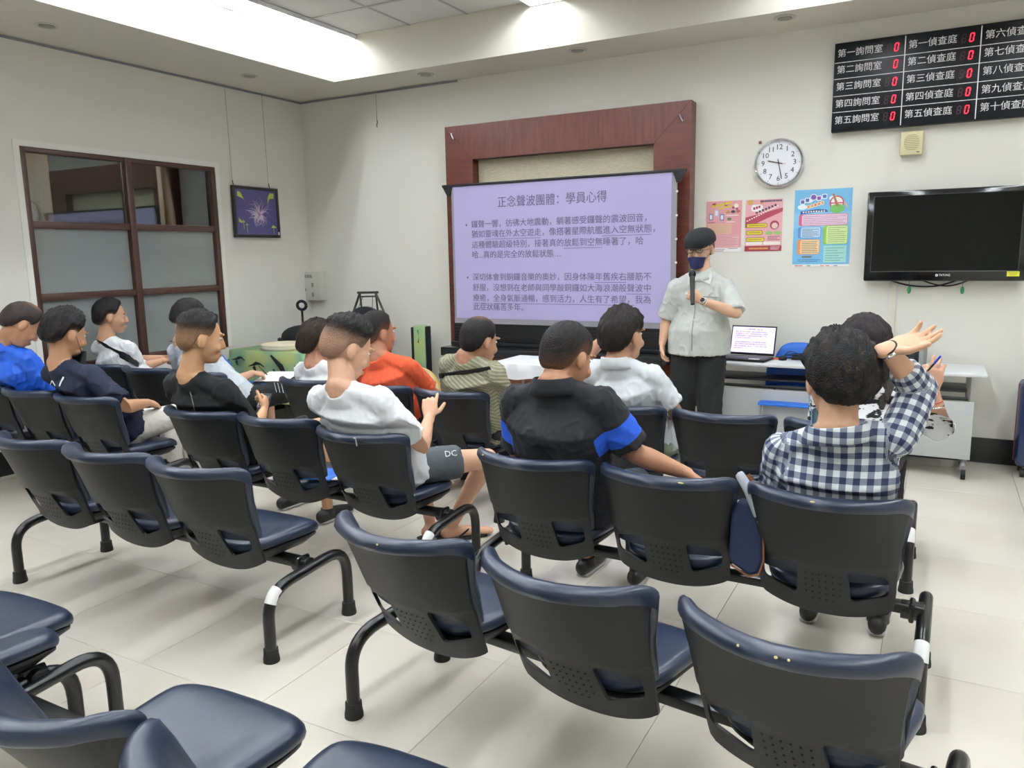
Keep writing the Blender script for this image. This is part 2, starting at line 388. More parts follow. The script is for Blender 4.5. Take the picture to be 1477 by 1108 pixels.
# ------------------------------------------------------------------ beam seating
def hw(z):      # half width of the back shell at height z
    P = [(.30, .165), (.33, .205), (.37, .220), (.50, .226), (.60, .232), (.70, .243), (.76, .255), (.80, .259)]
    for (a, wa), (c, wc) in zip(P, P[1:]):
        if z <= c: return wa+(wc-wa)*max(0, (z-a))/(c-a)
    return P[-1][1]
def back_y(x, z):      # rear surface of the back
    s = max(0, min(1, (z-.30)/.48)); u = x/.25
    lean = .115-.125*s-.03*max(0, s-.75)**1.3*4*.3+.03*(1-s)**2
    return lean+(.075*s+.03)*(u*u-1)+.022*max(0, abs(u)-.8)/.2
def shell_mesh():
    out = []
    for i in range(25): z = .365+(.730-.365)*i/24; out.append((hw(z), z))
    for i in range(0, 33):
        u = 1-2*i/32.; e = max(0, (abs(u)-.84)/.16); out.append((hw(.75)*u, .772-.036*(1-math.sqrt(max(0, 1-e*e)))))
    for i in range(25): z = .730-(.730-.365)*i/24; out.append((-hw(z), z))
    for i in range(1, 25):
        u = -1+2*i/25.; out.append((u*hw(.365), .365-.055*(1-abs(u)**2.4)))
    def rnd(P, r):
        Q = bez([Vector((p[0], p[1], 0)) for p in P]+[Vector((P[0][0], P[0][1], 0))], r, 3); return [(q.x, q.y) for q in Q[1:-1]]
    m = ((.08+.203)/2, .518)
    h = rnd([m, (.203, .500), (.203, .430), (.088, .385), (.080, .524)], .020)
    holes = [h, [(-x, z) for x, z in h]]
    pts = list(out); edges = [(i, (i+1) % len(out)) for i in range(len(out))]
    for H in holes:
        n = len(pts); pts += H; edges += [(n+i, n+(i+1) % len(H)) for i in range(len(H))]
    def inside(p, poly):
        c = False; j = len(poly)-1
        for i in range(len(poly)):
            if (poly[i][1] > p[1]) != (poly[j][1] > p[1]) and p[0] < (poly[j][0]-poly[i][0])*(p[1]-poly[i][1])/(poly[j][1]-poly[i][1])+poly[i][0]: c = not c
            j = i
        return c
    for i in range(23):
        for z in [.33+.02*k for k in range(22)]+[.537, .543]:
            p = (-.264+.024*i, z)
            if inside(p, out) and not any(inside(p, H) for H in holes): pts.append(p)
    V, E_, F, *_ = geometry.delaunay_2d_cdt([Vector(p) for p in pts], edges, [], 0, 1e-5)
    F = [f for f in F if inside(((V[f[0]][0]+V[f[1]][0]+V[f[2]][0])/3, (V[f[0]][1]+V[f[1]][1]+V[f[2]][1])/3), out) and not any(inside(((V[f[0]][0]+V[f[1]][0]+V[f[2]][0])/3, (V[f[0]][1]+V[f[1]][1]+V[f[2]][1])/3), H) for H in holes)]
    def P3(v, off): 
        zl = .537-.012*(1-(v[0]/.23)**2); o = .006 if v[1] > zl+.003 else 0
        return Vector((v[0], back_y(v[0], v[1])-o+off, v[1]))
    n = len(V); A = [P3(v, 0) for v in V]+[P3(v, .012) for v in V]
    cnt = {}
    for f in F:
        for k in range(len(f)):
            e = (f[k], f[(k+1) % len(f)]); cnt[tuple(sorted(e))] = cnt.get(tuple(sorted(e)), []) + [e]
    G = [tuple(f) for f in F]+[tuple(i+n for i in reversed(f)) for f in F]
    for k, l in cnt.items():
        if len(l) == 1: a, c = l[0]; G.append((c, a, a+n, c+n))
    return B().face(A, G).mesh('backrest', M_black, True, 38)
def cushion_mesh():
    prof = [(.468, .016), (.466, .030), (.49, .046), (.56, .060), (.66, .060), (.74, .054), (.785, .042), (.800, .018), (.802, .0), (.796, -.018), (.778, -.026), (.760, -.020), (.762, -.010), (.768, .004), (.70, .013), (.58, .013)]
    U = [-1, -.992, -.975, -.95, -.92, -.88, -.82, -.75, -.6, -.4, -.2, 0, .2, .4, .6, .75, .82, .88, .92, .95, .975, .992, 1]; V = []; n = len(prof)
    for u in U:
        e = max(0, (abs(u)-.86)/.14); k = math.sqrt(max(0, 1-e*e))*.93+.07; e2 = max(0, (abs(u)-.80)/.20); dz = -.042*(1-math.sqrt(max(0, 1-e2*e2)))
        for z, t in prof:
            zz = z+dz*(1 if z > .6 else -.6); x = u*(hw(z)+.006); tt = .012+(t-.012)*k
            V.append(Vector((x, back_y(x, z)+tt, zz)))
    F = []
    for i in range(len(U)-1):
        for k in range(n): F.append((i*n+k, i*n+(k+1) % n, (i+1)*n+(k+1) % n, (i+1)*n+k))
    F += [tuple(range(n)), tuple((len(U)-1)*n+k for k in range(n-1, -1, -1))]
    return B().face(V, F).mesh('back_cushion', M_navy, True, 60)
def seat_mesh(kind):
    V = []; F = []; S = 48
    if kind == 'top': rings = [(0, .447), (.4, .446), (.7, .446), (.86, .447), (.95, .443), (.99, .434), (1.0, .42), (.985, .405), (.9, .398), (0, .398)]
    else: rings = [(0, .399), (.9, .399), (.955, .395), (.95, .385), (.8, .352), (.35, .345), (0, .345)]
    for r, z in rings:
        if r == 0: V.append(Vector((0, .30, z))); continue
        for k in range(S):
            a = 2*math.pi*k/S; ca, sa = math.cos(a), math.sin(a); p = 4.2
            x = math.copysign(abs(ca)**(2/p), ca)*r; y = math.copysign(abs(sa)**(2/p), sa)*r
            wx = .225+.022*y; X = x*wx; Y = .295+y*.205
            Y += -.022*x*x if y > 0 else 0
            dz = -.030*max(0, y-.55)**2/.2 - .012*max(0, .2-y)*(1-x*x) + .006*x*x
            V.append(Vector((X, Y, z+dz)))
    n = len(rings); idx = 1
    for k in range(S): F.append((0, 1+k, 1+(k+1) % S))
    for i in range(n-3):
        for k in range(S): F.append((1+i*S+k, 1+(i+1)*S+k, 1+(i+1)*S+(k+1) % S, 1+i*S+(k+1) % S))
    L = len(V)-1; o = 1+(n-3)*S
    for k in range(S): F.append((L, o+(k+1) % S, o+k))
    return B().face(V, F).mesh('seat' if kind == 'top' else 'seat_pan', M_navy if kind == 'top' else M_black, True, 60)
def perf_mesh():
    b = B()
    for i in range(6):
        for j in range(5):
            x, z = -.055+.022*i, .38+.027*j
            if j == 0 and i in (0, 5): continue
            b.cyl((x, back_y(x, z)-.0012, z), (x, back_y(x, z)+.002, z), .0032, seg=6)
    return b.mesh('perforation', mat('perforation_dark', '050505', .9), False)
CH = dict(backrest=shell_mesh(), cushion=cushion_mesh(), seat=seat_mesh('top'), pan=seat_mesh('pan'), perf=perf_mesh(),
          bracket=B().box((0, .27, .325), (.16, .2, .04), bev=.01).box((0, .16, .335), (.10, .1, .02), bev=.004).box((0, .135, .40), (.06, .02, .13), bev=.004).mesh('bracket', M_tube))
leg_me = B().tube(bez([(0, -.245, .05), (0, -.245, .285), (0, .225, .318), (0, .225, .05)], .13, 8), .0235, 16).mesh('leg', M_tube)
foot_me = B().lathe((0, 0, 0), [(.033, 0), (.033, .012), (.030, .03), (.029, .055), (.024, .058)], 18).mesh('foot_cap', M_rubber)
coup_me = B().cyl((-.035, 0, .31), (.035, 0, .31), .034).box((0, 0, .31), (.02, .075, .075), bev=.01).mesh('coupling', M_tube)
stick_me = B().tube(bez([(0, -.232, .235), (0, -.215, .265), (0, -.19, .281)], .02, 3), .0245, 16).mesh('sticker', M_paper)
SP = .555
def bench(cx, T, label, lean=(0, 0, 0), stick=True, rz=0, gap=0, SP=.555):
    t = thing('beam_bench', label, 'bench', (cx, T+.28, 0), rz, 'navy and black beam seating rows')
    B().box((-gap/2, 0, .318), (2*SP+.62+gap, .06, .036), bev=.008).obj('beam', M_tube, t)
    for s in (-1, 1):
        l = link('leg', leg_me, t, (s*(SP+.31), 0, 0)); link('foot_cap', foot_me, l, (0, -.245, 0)); link('foot_cap', foot_me, l, (0, .225, 0)); link('coupling', coup_me, l, (-s*.04, 0, 0))
        if stick and s > 0: link('sticker', stick_me, l)['label'] = 'white paper sticker'
    for i in (-1, 0, 1):
        x = i*SP-(gap if i < 0 else 0); a = math.radians(lean[i+1]); y0, z0 = -.28, .0
        # lean pivots about the beam
        dy = math.cos(a)*(-.28)-math.sin(a)*(-.32); 
        def pl(nm, me, par=None, tilt=True):
            if par is not None: return link(nm, me, par)
            aa = a if tilt else 0
            y = math.cos(aa)*(-.28)-math.sin(aa)*(-.32); z = math.sin(aa)*(-.28)+math.cos(aa)*(-.32)+.32
            return link(nm, me, t, (x, y, z), (aa, 0, 0))
        bk = pl('backrest', CH['backrest']); link('back_cushion', CH['cushion'], bk); link('perforations', CH['perf'], bk, kind='stuff')
        st = pl('seat', CH['seat'], tilt=False); link('seat_pan', CH['pan'], st); link('bracket', CH['bracket'], st)
    return t
bW = bench(-5.25, 3.82, 'front row bench of three navy seats nearest the internal window')
bWm = bench(-3.10, 3.86, 'front row bench of three navy seats used by the man in orange')
bR = bench(-.91, 3.84, 'front row bench before the white tables with its middle seat empty')
bA = bench(-5.06, 2.84, 'second row bench at the left edge under the man in bright blue')
bAm = bench(-2.915, 2.82, 'second row bench under the man in black tee and man in grey shorts', (0, -1, 2))
bC = bench(-.835, 2.69, 'second row bench on the right under the man in the plaid shirt', rz=-.02)
bB = bench(-3.11, 2.03, 'empty bench of three seats in the third row, left of the centre aisle')
bD = bench(-.785, 1.77, 'empty bench of three seats in the right foreground with worn vinyl tops', (3, 3, 3), rz=-.125, SP=.583)
bF = bench(-3.22, .97, 'bench at the lower left edge with one front seat corner showing')
bE = bench(-1.53, .86, 'bench in the bottom left foreground, seen from above its navy seats', (7, 7, 7), gap=.48)

# ------------------------------------------------------------------ wall furniture
def rect(b, x0, z0, x1, z1, y, col, lift=0):       # flat print on a plane facing -y
    b.cur = lin(col); yy = y-lift; b.face([(x0, yy, z0), (x1, yy, z0), (x1, yy, z1), (x0, yy, z1)], [(0, 1, 2, 3)])
def disc(b, x, z, r, y, col, lift=0, sx=1, n=18):
    b.cur = lin(col); yy = y-lift; b.face([(x+sx*r*math.cos(2*PI*k/n), yy, z+r*math.sin(2*PI*k/n)) for k in range(n)], [tuple(range(n))])
def poly(b, P, y, col, lift=0):
    b.cur = lin(col); b.face([(x, y-lift, z) for x, z in P], [tuple(range(len(P)))])
FR = (PI/2, 0, 0)
# wooden surround with fabric panel
t = thing('wooden_surround', 'large reddish brown wooden surround standing proud of the back wall behind the screen', 'wall panel', (-3.02, YB, 0))
y1, y0 = YB-.002, 6.45; ox = 3.02
def member(P, m, nm): B().prism([(x+ox, y0-YB, z) for x, z in P], (0, 0, 0), (0, y1-y0, 0)).obj(nm, m, t, smooth=False)
member([(-4.205, 0), (-3.905, 0), (-3.905, 2.475), (-4.205, 2.79)], M_frame, 'stile'); member([(-2.147, 0), (-1.836, 0), (-1.836, 2.79), (-2.147, 2.475)], M_frame, 'stile')
member([(-4.204, 2.792), (-3.904, 2.477), (-2.148, 2.477), (-1.837, 2.792)], M_frame_h, 'header')
B().box((0, -.035, 1.24), (1.757, .03, 2.47)).obj('fabric_panel', noise_mat('beige_fabric_panel', 'b9b096', 'c8c0a8', 30, rough=.9, stretch=(1, 1, 12)), t, smooth=False)
for x, z in ((-4.13, 2.70), (-1.93, 2.66)): B().tube([(x+ox, y0-YB-.004, z+.03), (x+ox+.012, y0-YB-.012, z), (x+ox+.03, y0-YB-.014, z-.03), (x+ox+.04, y0-YB-.006, z-.02)], .006, 6).obj('hook', M_metal, t)
# low cabinet under the screen
t = thing('low_cabinet', 'long low cabinet with black top and brown doors under the screen', 'cabinet', (-3.02, 6.27, 0))
B().box((0, .0, .70), (2.16, .34, .08), bev=.006).obj('top_slab', mat('black_stone', '1b1c1e', .25), t)
B().box((0, .01, .33), (2.10, .31, .66)).obj('body', wood_mat('brown_cabinet', '5d3220', '734430', (1, 1, 8)), t, smooth=False)
for i in range(4):
    d = B().box((-.775+.517*i, -.157, .34), (.508, .018, .60), bev=.003).obj('door', _mats['brown_cabinet'], t)
    hx = -.775+.517*i+(.21 if i % 2 == 0 else -.21)
    B().tube(bez([(hx, -.166, .43), (hx, -.19, .43), (hx, -.19, .57), (hx, -.166, .57)], .01, 3), .007, 8).obj('handle', M_paper, d)
# projection screen
SY = 6.33
t = thing('projection_screen', 'pull up projection screen glowing lilac with lines of Chinese text', 'screen', (-3.0, SY, .74))
def P(x, z): return (x+3.0, 0, z-.74)
M_scr = mat('lilac_projected_fabric', 'a29bbf', .8, emit=.12, ecol='b3a6dc')
M_scredge = mat('grey_screen_edge', '8d8b92', .7)
M_scrtext = mat('grey_projected_text', '5c5670', .8, emit=.05, ecol='8d83ac')
B().box((.01, 0, (.95+2.225)/2-.74), (2.17, .004, 2.225-.95)).obj('screen_margin', M_scredge, t, smooth=False)
B().box((.0, -.003, (1.0+2.222)/2-.74), (2.10, .004, 2.222-1.0)).obj('screen_fabric', M_scr, t, smooth=False)
B().box((0, .0, 2.234-.74), (2.34, .03, .022), bev=.004).obj('top_bar', M_black, t)
for s in (-1, 1): B().prism([(s*1.165, -.012, 2.225-.74), (s*1.06, -.012, 2.225-.74), (s*1.09, -.012, 2.14-.74), (s*1.115, -.012, 2.14-.74)], (0, 0, 0), (0, .02, 0)).obj('end_bracket', M_black, t, smooth=False)
M_skirt = mat('black_screen_skirt', '0b0c10', .45)
b = B().box((.01, .012, .11), (2.2, .01, .22))
for k in range(7): b.box((.01, .004, .02+.03*k), (2.2, .008, .004))
b.obj('skirt', M_skirt, t, smooth=False)
B().box((.01, 0, .018), (2.24, .07, .03), bev=.006).obj('base_case', M_black, t)
for s, xx in ((-1, -1.082), (1, 1.095)):
    for k in range(6): B().ell((xx, -.004, .38+.19*k), (.010, .005, .010)).obj('side_tab', M_white_print if s > 0 else M_darkgrey, t)
text('正念聲波團體：學員心得', .105, M_scrtext, t, P(-3.577, 2.055)[:1]+(-.0062,)+(P(0, 2.055)[2],), FR, 'title', width=1.06, bold=.0022)
L = ['鑼聲一響，彷彿大地震動，躺著感受鑼聲的震波回音，', '猶如靈魂在外太空遊走，像搭著星際航艦進入空無狀態，', '這種體驗超級特別，接著真的放鬆到空無睡著了，哈', '哈...真的是完全的放鬆狀態…', '', '深切体會到銅鑼音樂的奧妙，因身体陳年舊疾右腰筋不', '舒服，沒想到在老師與同學敲銅鑼如大海浪潮般聲波中', '療癒，全身氣脈通暢，感到活力，人生有了希望，我為', '此症狀痛苦多年。']
U = {1: [(2, 10), (18, 24)], 2: [(13, 18)], 5: [(17, 21)], 6: [(21, 24)], 7: [(0, 2), (3, 22)]}
Z = [1.868, 1.778, 1.680, 1.588, 0, 1.382, 1.285, 1.188, 1.105]
cw = .0727
for i, s in enumerate(L):
    if not s: continue
    n = sum(.33 if c == '.' else 1 for c in s)
    text(s, .073, M_scrtext, t, (-.862, -.0062, Z[i]-.74), FR, 'text_line', sx=1.0, bold=.0008)
    for a, c in U.get(i, []): B().box((-.862+cw*(a+c)/2, -.0058, Z[i]-.74-.045), (cw*(c-a), .0012, .004)).obj('underline', M_scrtext, t, smooth=False)
for i in (0, 5): B().ell((-.915, -.006, Z[i]-.74), (.009, .002, .009)).obj('bullet', M_scrtext, t)
# number display board
t = thing('display_board', 'black wall display board with white Chinese room names and red zeros', 'display board', (-.075, YB, 2.785))
BX0, BX1, BZ0, BZ1 = -.785, .62, 2.455, 3.09; BY = -.062
B().box(((BX0+BX1)/2+.075, BY/2-.001, (BZ0+BZ1)/2-2.785), (BX1-BX0, -BY, BZ1-BZ0), bev=.004).obj('panel', M_board, t)
rows = [3.012, 2.896, 2.776, 2.654, 2.535]
b = B()
for z in (2.95, 2.835, 2.712, 2.597): B().box(((BX0+BX1)/2+.075, BY-.003, z-2.785), (BX1-BX0-.01, .002, .0045)).obj('divider_line', M_white_print, t, smooth=False)
for x in (-.315, .153): B().box((x+.075, BY-.003, (BZ0+BZ1)/2-2.785), (.0065, .002, BZ1-BZ0-.02)).obj('divider_line', M_white_print, t, smooth=False)
nums = '一二三四五'; n2 = '六七八九十'
def seg(x, z, on, b):
    h, wd, th = .026, .022, .006; sh = .12
    S = {'a': (0, h, 1), 'b': (wd/2, h/2, 0), 'c': (wd/2, -h/2, 0), 'd': (0, -h, 1), 'e': (-wd/2, -h/2, 0), 'f': (-wd/2, h/2, 0), 'g': (0, 0, 1)}
    for k in on:
        dx, dz, hor = S[k]; dx += dz*sh
        if hor: b.box((x+dx, BY-.004, z+dz), (wd-.003, .002, th))
        else: b.prism([(x+dx-th/2-sh*.010, BY-.005, z+dz-.010), (x+dx+th/2-sh*.010, BY-.005, z+dz-.010), (x+dx+th/2+sh*.010, BY-.005, z+dz+.010), (x+dx-th/2+sh*.010, BY-.005, z+dz+.010)], (0, 0, 0), (0, .002, 0))
for c, (x0, suf, ns, xd) in enumerate(((-.765, '詢問室', nums, -.370), (-.295, '偵查庭', nums, .098), (.175, '偵查庭', n2, .565))):
    for r in range(5):
        text('第'+ns[r]+suf, .062, M_white_print, t, (x0+.075, BY-.0035, rows[r]-2.785), FR, 'room_name', width=.300, bold=.0006)
        q = B(); seg(xd+.075, rows[r]-2.785, 'abcdef', q); q.obj('red_digit', M_red_led, t, smooth=False)
        q = B(); seg(xd+.075-.048, rows[r]-2.785, 'abcdefg', q); seg(xd+.075, rows[r]-2.785, 'g', q); q.obj('unlit_digit', M_dim_led, t, smooth=False)
# clock
t = thing('wall_clock', 'round white wall clock with a silver rim reading about half past nine', 'clock', (-1.163, YB, 2.262))
B().lathe((0, 0, 0), [(.165, -.002), (.188, -.002), (.190, -.02), (.186, -.045), (.178, -.052), (.168, -.045), (.165, -.034)], 64, 'y', ring=True).obj('rim', M_chrome, t)
B().lathe((0, 0, 0), [(.0, -.002), (.170, -.002), (.170, -.030), (.0, -.030)], 48, 'y').obj('face', mat('clock_face', 'eef0f6', .5), t)
M_ink = mat('black_ink', '17181c', .5)
for k in range(1, 13):
    a = math.radians(90-30*k); text(str(k), .056, M_ink, t, (.120*math.cos(a), -.0312, .120*math.sin(a)), FR, 'numeral', align='CENTER', bold=.0006)
for k in range(60):
    if k % 5 == 0:
        a = math.radians(6*k); B().box((.156*math.cos(a), -.0305, .156*math.sin(a)), (.010, .001, .003), R('Y', -6*k)).obj('tick', M_ink, t, smooth=False)
b = B()
for k in range(60):
    if k % 5: a = math.radians(6*k); b.box((.157*math.cos(a), -.0305, .157*math.sin(a)), (.004, .001, .0015), R('Y', -6*k))
b.obj('minute_ticks', M_grey, t, smooth=False, kind='stuff')
def hand_(ang, ln, tail, wd, y, m, nm):
    a = math.radians(90-ang); d = Vector((math.cos(a), 0, math.sin(a))); B().box(d*(ln-tail)/2+Vector((0, y, 0)), (ln+tail, .0015, wd), R('Y', -(90-ang))).obj(nm, m, t, smooth=False)
hand_(284, .085, .03, .007, -.036, M_ink, 'hour_hand'); hand_(168, .125, .03, .006, -.038, M_ink, 'minute_hand'); hand_(100, .055, .05, .002, -.040, mat('red_hand', '8c1f24', .5), 'second_hand')
B().cyl((0, -.033, 0), (0, -.042, 0), .006).obj('hub', M_ink, t)
# speaker and nail
t = thing('wall_speaker', 'small cream square loudspeaker box under the display board', 'speaker', (-.235, YB, 2.335))
B().box((0, -.032, 0), (.148, .06, .165), bev=.008).obj('case', M_cream, t)
b = B()
for k in range(9):
    wdt = .10*math.sqrt(1-((k-4)/5)**2); b.box((0, -.063, -.045+.0125*k), (wdt, .003, .004))
b.obj('grille', mat('dark_cream_grille', '9d9470', .6), t, smooth=False)  # grille bars in a darker cream than the case
B().box((.045, -.0625, -.065), (.018, .002, .006)).obj('badge', M_darkgrey, t, smooth=False)
box('wooden_plug', (-1.315, YB-.006, 2.432), (.02, .012, .02), mat('brown_plug', '6a4632', .6), label='tiny brown wooden plug in the wall above left of the clock', cat='plug')
# television
t = thing('television', 'large wall mounted black flat television above the white tables', 'television', (0.013, YB, 1.67))
tw, th = 1.03, .655; ty = -.115
B().box((0, ty+.035, 0), (tw, .07, th), bev=.012).obj('bezel', mat('glossy_black', '0a0a0c', .12), t)
B().box((.0, ty-.0005, .018), (tw-.10, .002, th-.115)).obj('screen', mat('tv_screen', '020304', .10, spec=.25), t, smooth=False)
q = B(); 
for a, c, d in (((0, ty-.001, .018+(th-.115)/2+.004), 0, (tw-.09, .002, .003)), ((0, ty-.001, .018-(th-.115)/2-.004), 0, (tw-.09, .002, .006)), ((-(tw-.10)/2-.004, ty-.001, .018), 0, (.003, .002, th-.11)), (((tw-.10)/2+.004, ty-.001, .018), 0, (.003, .002, th-.11))): q.box(a, d)
q.obj('inner_rim', M_darkgrey, t, smooth=False)
text('TATUNG', .022, M_white_print, t, (.022, ty-.002, -.285), FR, 'brand_lettering', align='CENTER', width=.07)
B().lathe((-.028, ty-.001, -.285), [(.004, 0), (.009, 0), (.009, -.001), (.004, -.001)], 16, 'y', ring=True).obj('logo_ring', M_white_print, t)
B().box((.44, ty-.002, -.277), (.075, .003, .034)).obj('sticker', mat('yellow_note', 'd8d72e', .6), t, smooth=False)
for k in range(3): B().box((.44, ty-.004, -.268-.009*k), (.06-.012*k, .001, .002)).obj('sticker_line', M_darkgrey, t, smooth=False)
B().box((0, -.025, 0), (.5, .05, .4)).obj('wall_bracket', M_black, t, smooth=False)
t = thing('cable', 'loose black cables sagging under the television', 'cable', (0, YB-.03, 1.35))
B().tube(bez([(-.33, 0, .0), (-.2, -.01, -.045), (-.02, -.01, -.055), (.13, 0, .0)], .12, 5), .006, 8).obj('cable_strand', M_black, t); B().tube(bez([(-.12, .01, .0), (.0, .0, -.045), (.1, .0, -.045), (.2, .01, .0)], .1, 5), .005, 8).obj('cable_strand', M_black, t)
for x, lab in ((-.19, 'green oval tag hanging under the television, left one'), (.155, 'green oval tag hanging under the television, right one')):
    q = thing('hanging_tag', lab, 'tag', (x, YB-.06, 1.33), 0, 'green tags under the television'); B().tube([(0, 0, .03), (0, 0, -.03)], .0015, 6).obj('string', M_darkgrey, q); B().ell((0, 0, -.055), (.013, .003, .028)).obj('tag_plate', mat('green_tag', '1e7a45', .5), q)
box('cable_trunking', (-.30, YB-.008, 1.04), (.052, .016, .60), mat('trunking', 'd9d6c8', .6), bev=.003, label='pale vertical cable trunking on the wall below the television', cat='trunking')
# electric box
t = thing('wall_box', 'small pale grey wall cabinet near the corner with a round lock', 'wall cabinet', (-6.05, YB, 1.29))
B().box((0, -.045, 0), (.265, .088, .315), bev=.004).obj('case', mat('pale_grey_metal', 'c9c9be', .5), t)
B().box((0, -.090, 0), (.245, .004, .295), bev=.001).obj('door', _mats['pale_grey_metal'], t)
text('弱電箱', .04, M_darkgrey, t, (-.09, -.0925, .10), FR, 'lettering', width=.11)
B().lathe((-.085, -.092, -.04), [(.0, 0), (.018, 0), (.016, -.008), (.0, -.008)], 18, 'y').obj('lock', M_metal, t)
for z in (.01, -.095): B().box((.025, -.0925, z), (.03, .004, .045)).obj('vent', M_grey, t, smooth=False)
# picture
t = thing('framed_picture', 'square black framed picture of a pale plume on violet, hung from two wires', 'picture', (XL+.03, 5.838, 2.055))
LR = (PI/2, 0, PI/2)
q = B()
for c, d in (((0, 0, .235), (.03, .60, .03)), ((0, 0, -.235), (.03, .60, .03)), ((0, -.285, 0), (.03, .03, .44)), ((0, .285, 0), (.03, .03, .44))): q.box(c, d, bev=.002)
q.obj('frame', mat('black_wood', '1c1716', .4), t)
q = B()
def pq(P, col, l=0): q.cur = lin(col); q.face([(.006+l, a, c) for a, c in P], [tuple(range(len(P)))])
pq([(-.275, -.225), (.275, -.225), (.275, .225), (-.275, .225)], '4a4377')
rr = random.Random(3)
for k in range(70):
    a = rr.uniform(0, 2*PI); r0 = rr.uniform(.0, .04); L0 = rr.uniform(.05, .13)*(1.35 if math.sin(a) > 0 else 1); x, z = .03+r0*math.cos(a), -.02+r0*math.sin(a); wv = rr.uniform(.0015, .005); pa = []; pb = []
    bend = rr.uniform(-1.3, 1.3)
    for i in range(6):
        f = i/5; aa = a+bend*f; x2, z2 = x+L0*f*math.cos(aa), z+L0*f*math.sin(aa); ww = wv*(1-f)+.0006; pa.append((x2-ww*math.sin(aa), z2+ww*math.cos(aa))); pb.append((x2+ww*math.sin(aa), z2-ww*math.cos(aa)))
    pq(pa+pb[::-1], rr.choice(['d9cfd8', 'c9b4c6', 'e6dfe6', 'b79cb4']), .0004+k*.00001)
pq([(.03+.018*math.cos(i), -.02+.018*math.sin(i)) for i in [x*.7 for x in range(9)]], 'b56f8c', .0014)
for P_ in ([(-.24, .15), (-.24, .20), (-.20, .19), (-.15, .11), (-.17, .13)], [(.24, .20), (.24, .15), (.18, .14), (.15, .08), (.16, .16), (.19, .20)], [(-.24, -.06), (-.24, -.10), (-.20, -.11), (-.19, -.10)], [(-.2, -.1), (-.18, -.08), (-.16, -.1), (-.18, -.105)], [(-.16, -.13), (-.14, -.11), (-.12, -.13)], [(.18, -.15), (.21, -.12), (.25, -.14), (.25, -.15)]): pq(P_, 'b5c34e', .0006)
for x, z in ((-.18, -.14), (-.14, -.17), (.215, -.18)): pq([(x-.004, z-.03), (x+.004, z-.03), (x+.004, z+.04), (x-.004, z+.04)], '9fb06a', .0006)
q.obj('painting', M_print, t, smooth=False)
B().box((.016, .275, -.205), (.002, .018, .028)).obj('label_tag', M_paper, t, smooth=False)
for y in (-.29+.02, .20):
    B().tube([(-.012, y, .26), (-.014, y-.01, 1.18)], .0016, 6).obj('wire', M_grey, t); B().tube([(-.006, y, .24), (-.006, y+.006, .26), (-.006, y-.004, .285), (-.008, y, .30)], .004, 6).obj('hook', M_darkgrey, t)
# posters
def lines(b, x0, x1, z, n, dz, y, col, h=.005, rnd=random.Random(5)):
    for k in range(n):
        x = x0; e = x1-(x1-x0)*rnd.random()*.35*(k % 2)
        while x < e-.004:
            wd = rnd.uniform(.004, .010); rect(b, x, z-k*dz-h/2, min(x+wd, e), z-k*dz+h/2, y, col, .0016); x += wd+.0022
def poster(lab, x0, z0, x1, z1, fn):
    t = thing('poster', lab, 'poster', ((x0+x1)/2, YB, (z0+z1)/2), 0, 'posters on the back wall')
    B().box((0, -.002, 0), (x1-x0, .002, z1-z0)).obj('sheet', M_paper, t, smooth=False)
    b = B(); fn(b, x1-x0, z1-z0); b.obj('artwork', M_print, t, smooth=False)
Y0 = -.0034
def rr_(b, x0, z0, x1, z1, col, l=.0004, r=.012):
    c = []; 
    for cx, cz, a0 in ((x1-r, z1-r, 0), (x0+r, z1-r, 90), (x0+r, z0+r, 180), (x1-r, z0+r, 270)):
        for k in range(4): a = math.radians(a0+30*k); c.append((cx+r*math.cos(a), cz+r*math.sin(a)))
    poly(b, c, Y0, col, l)
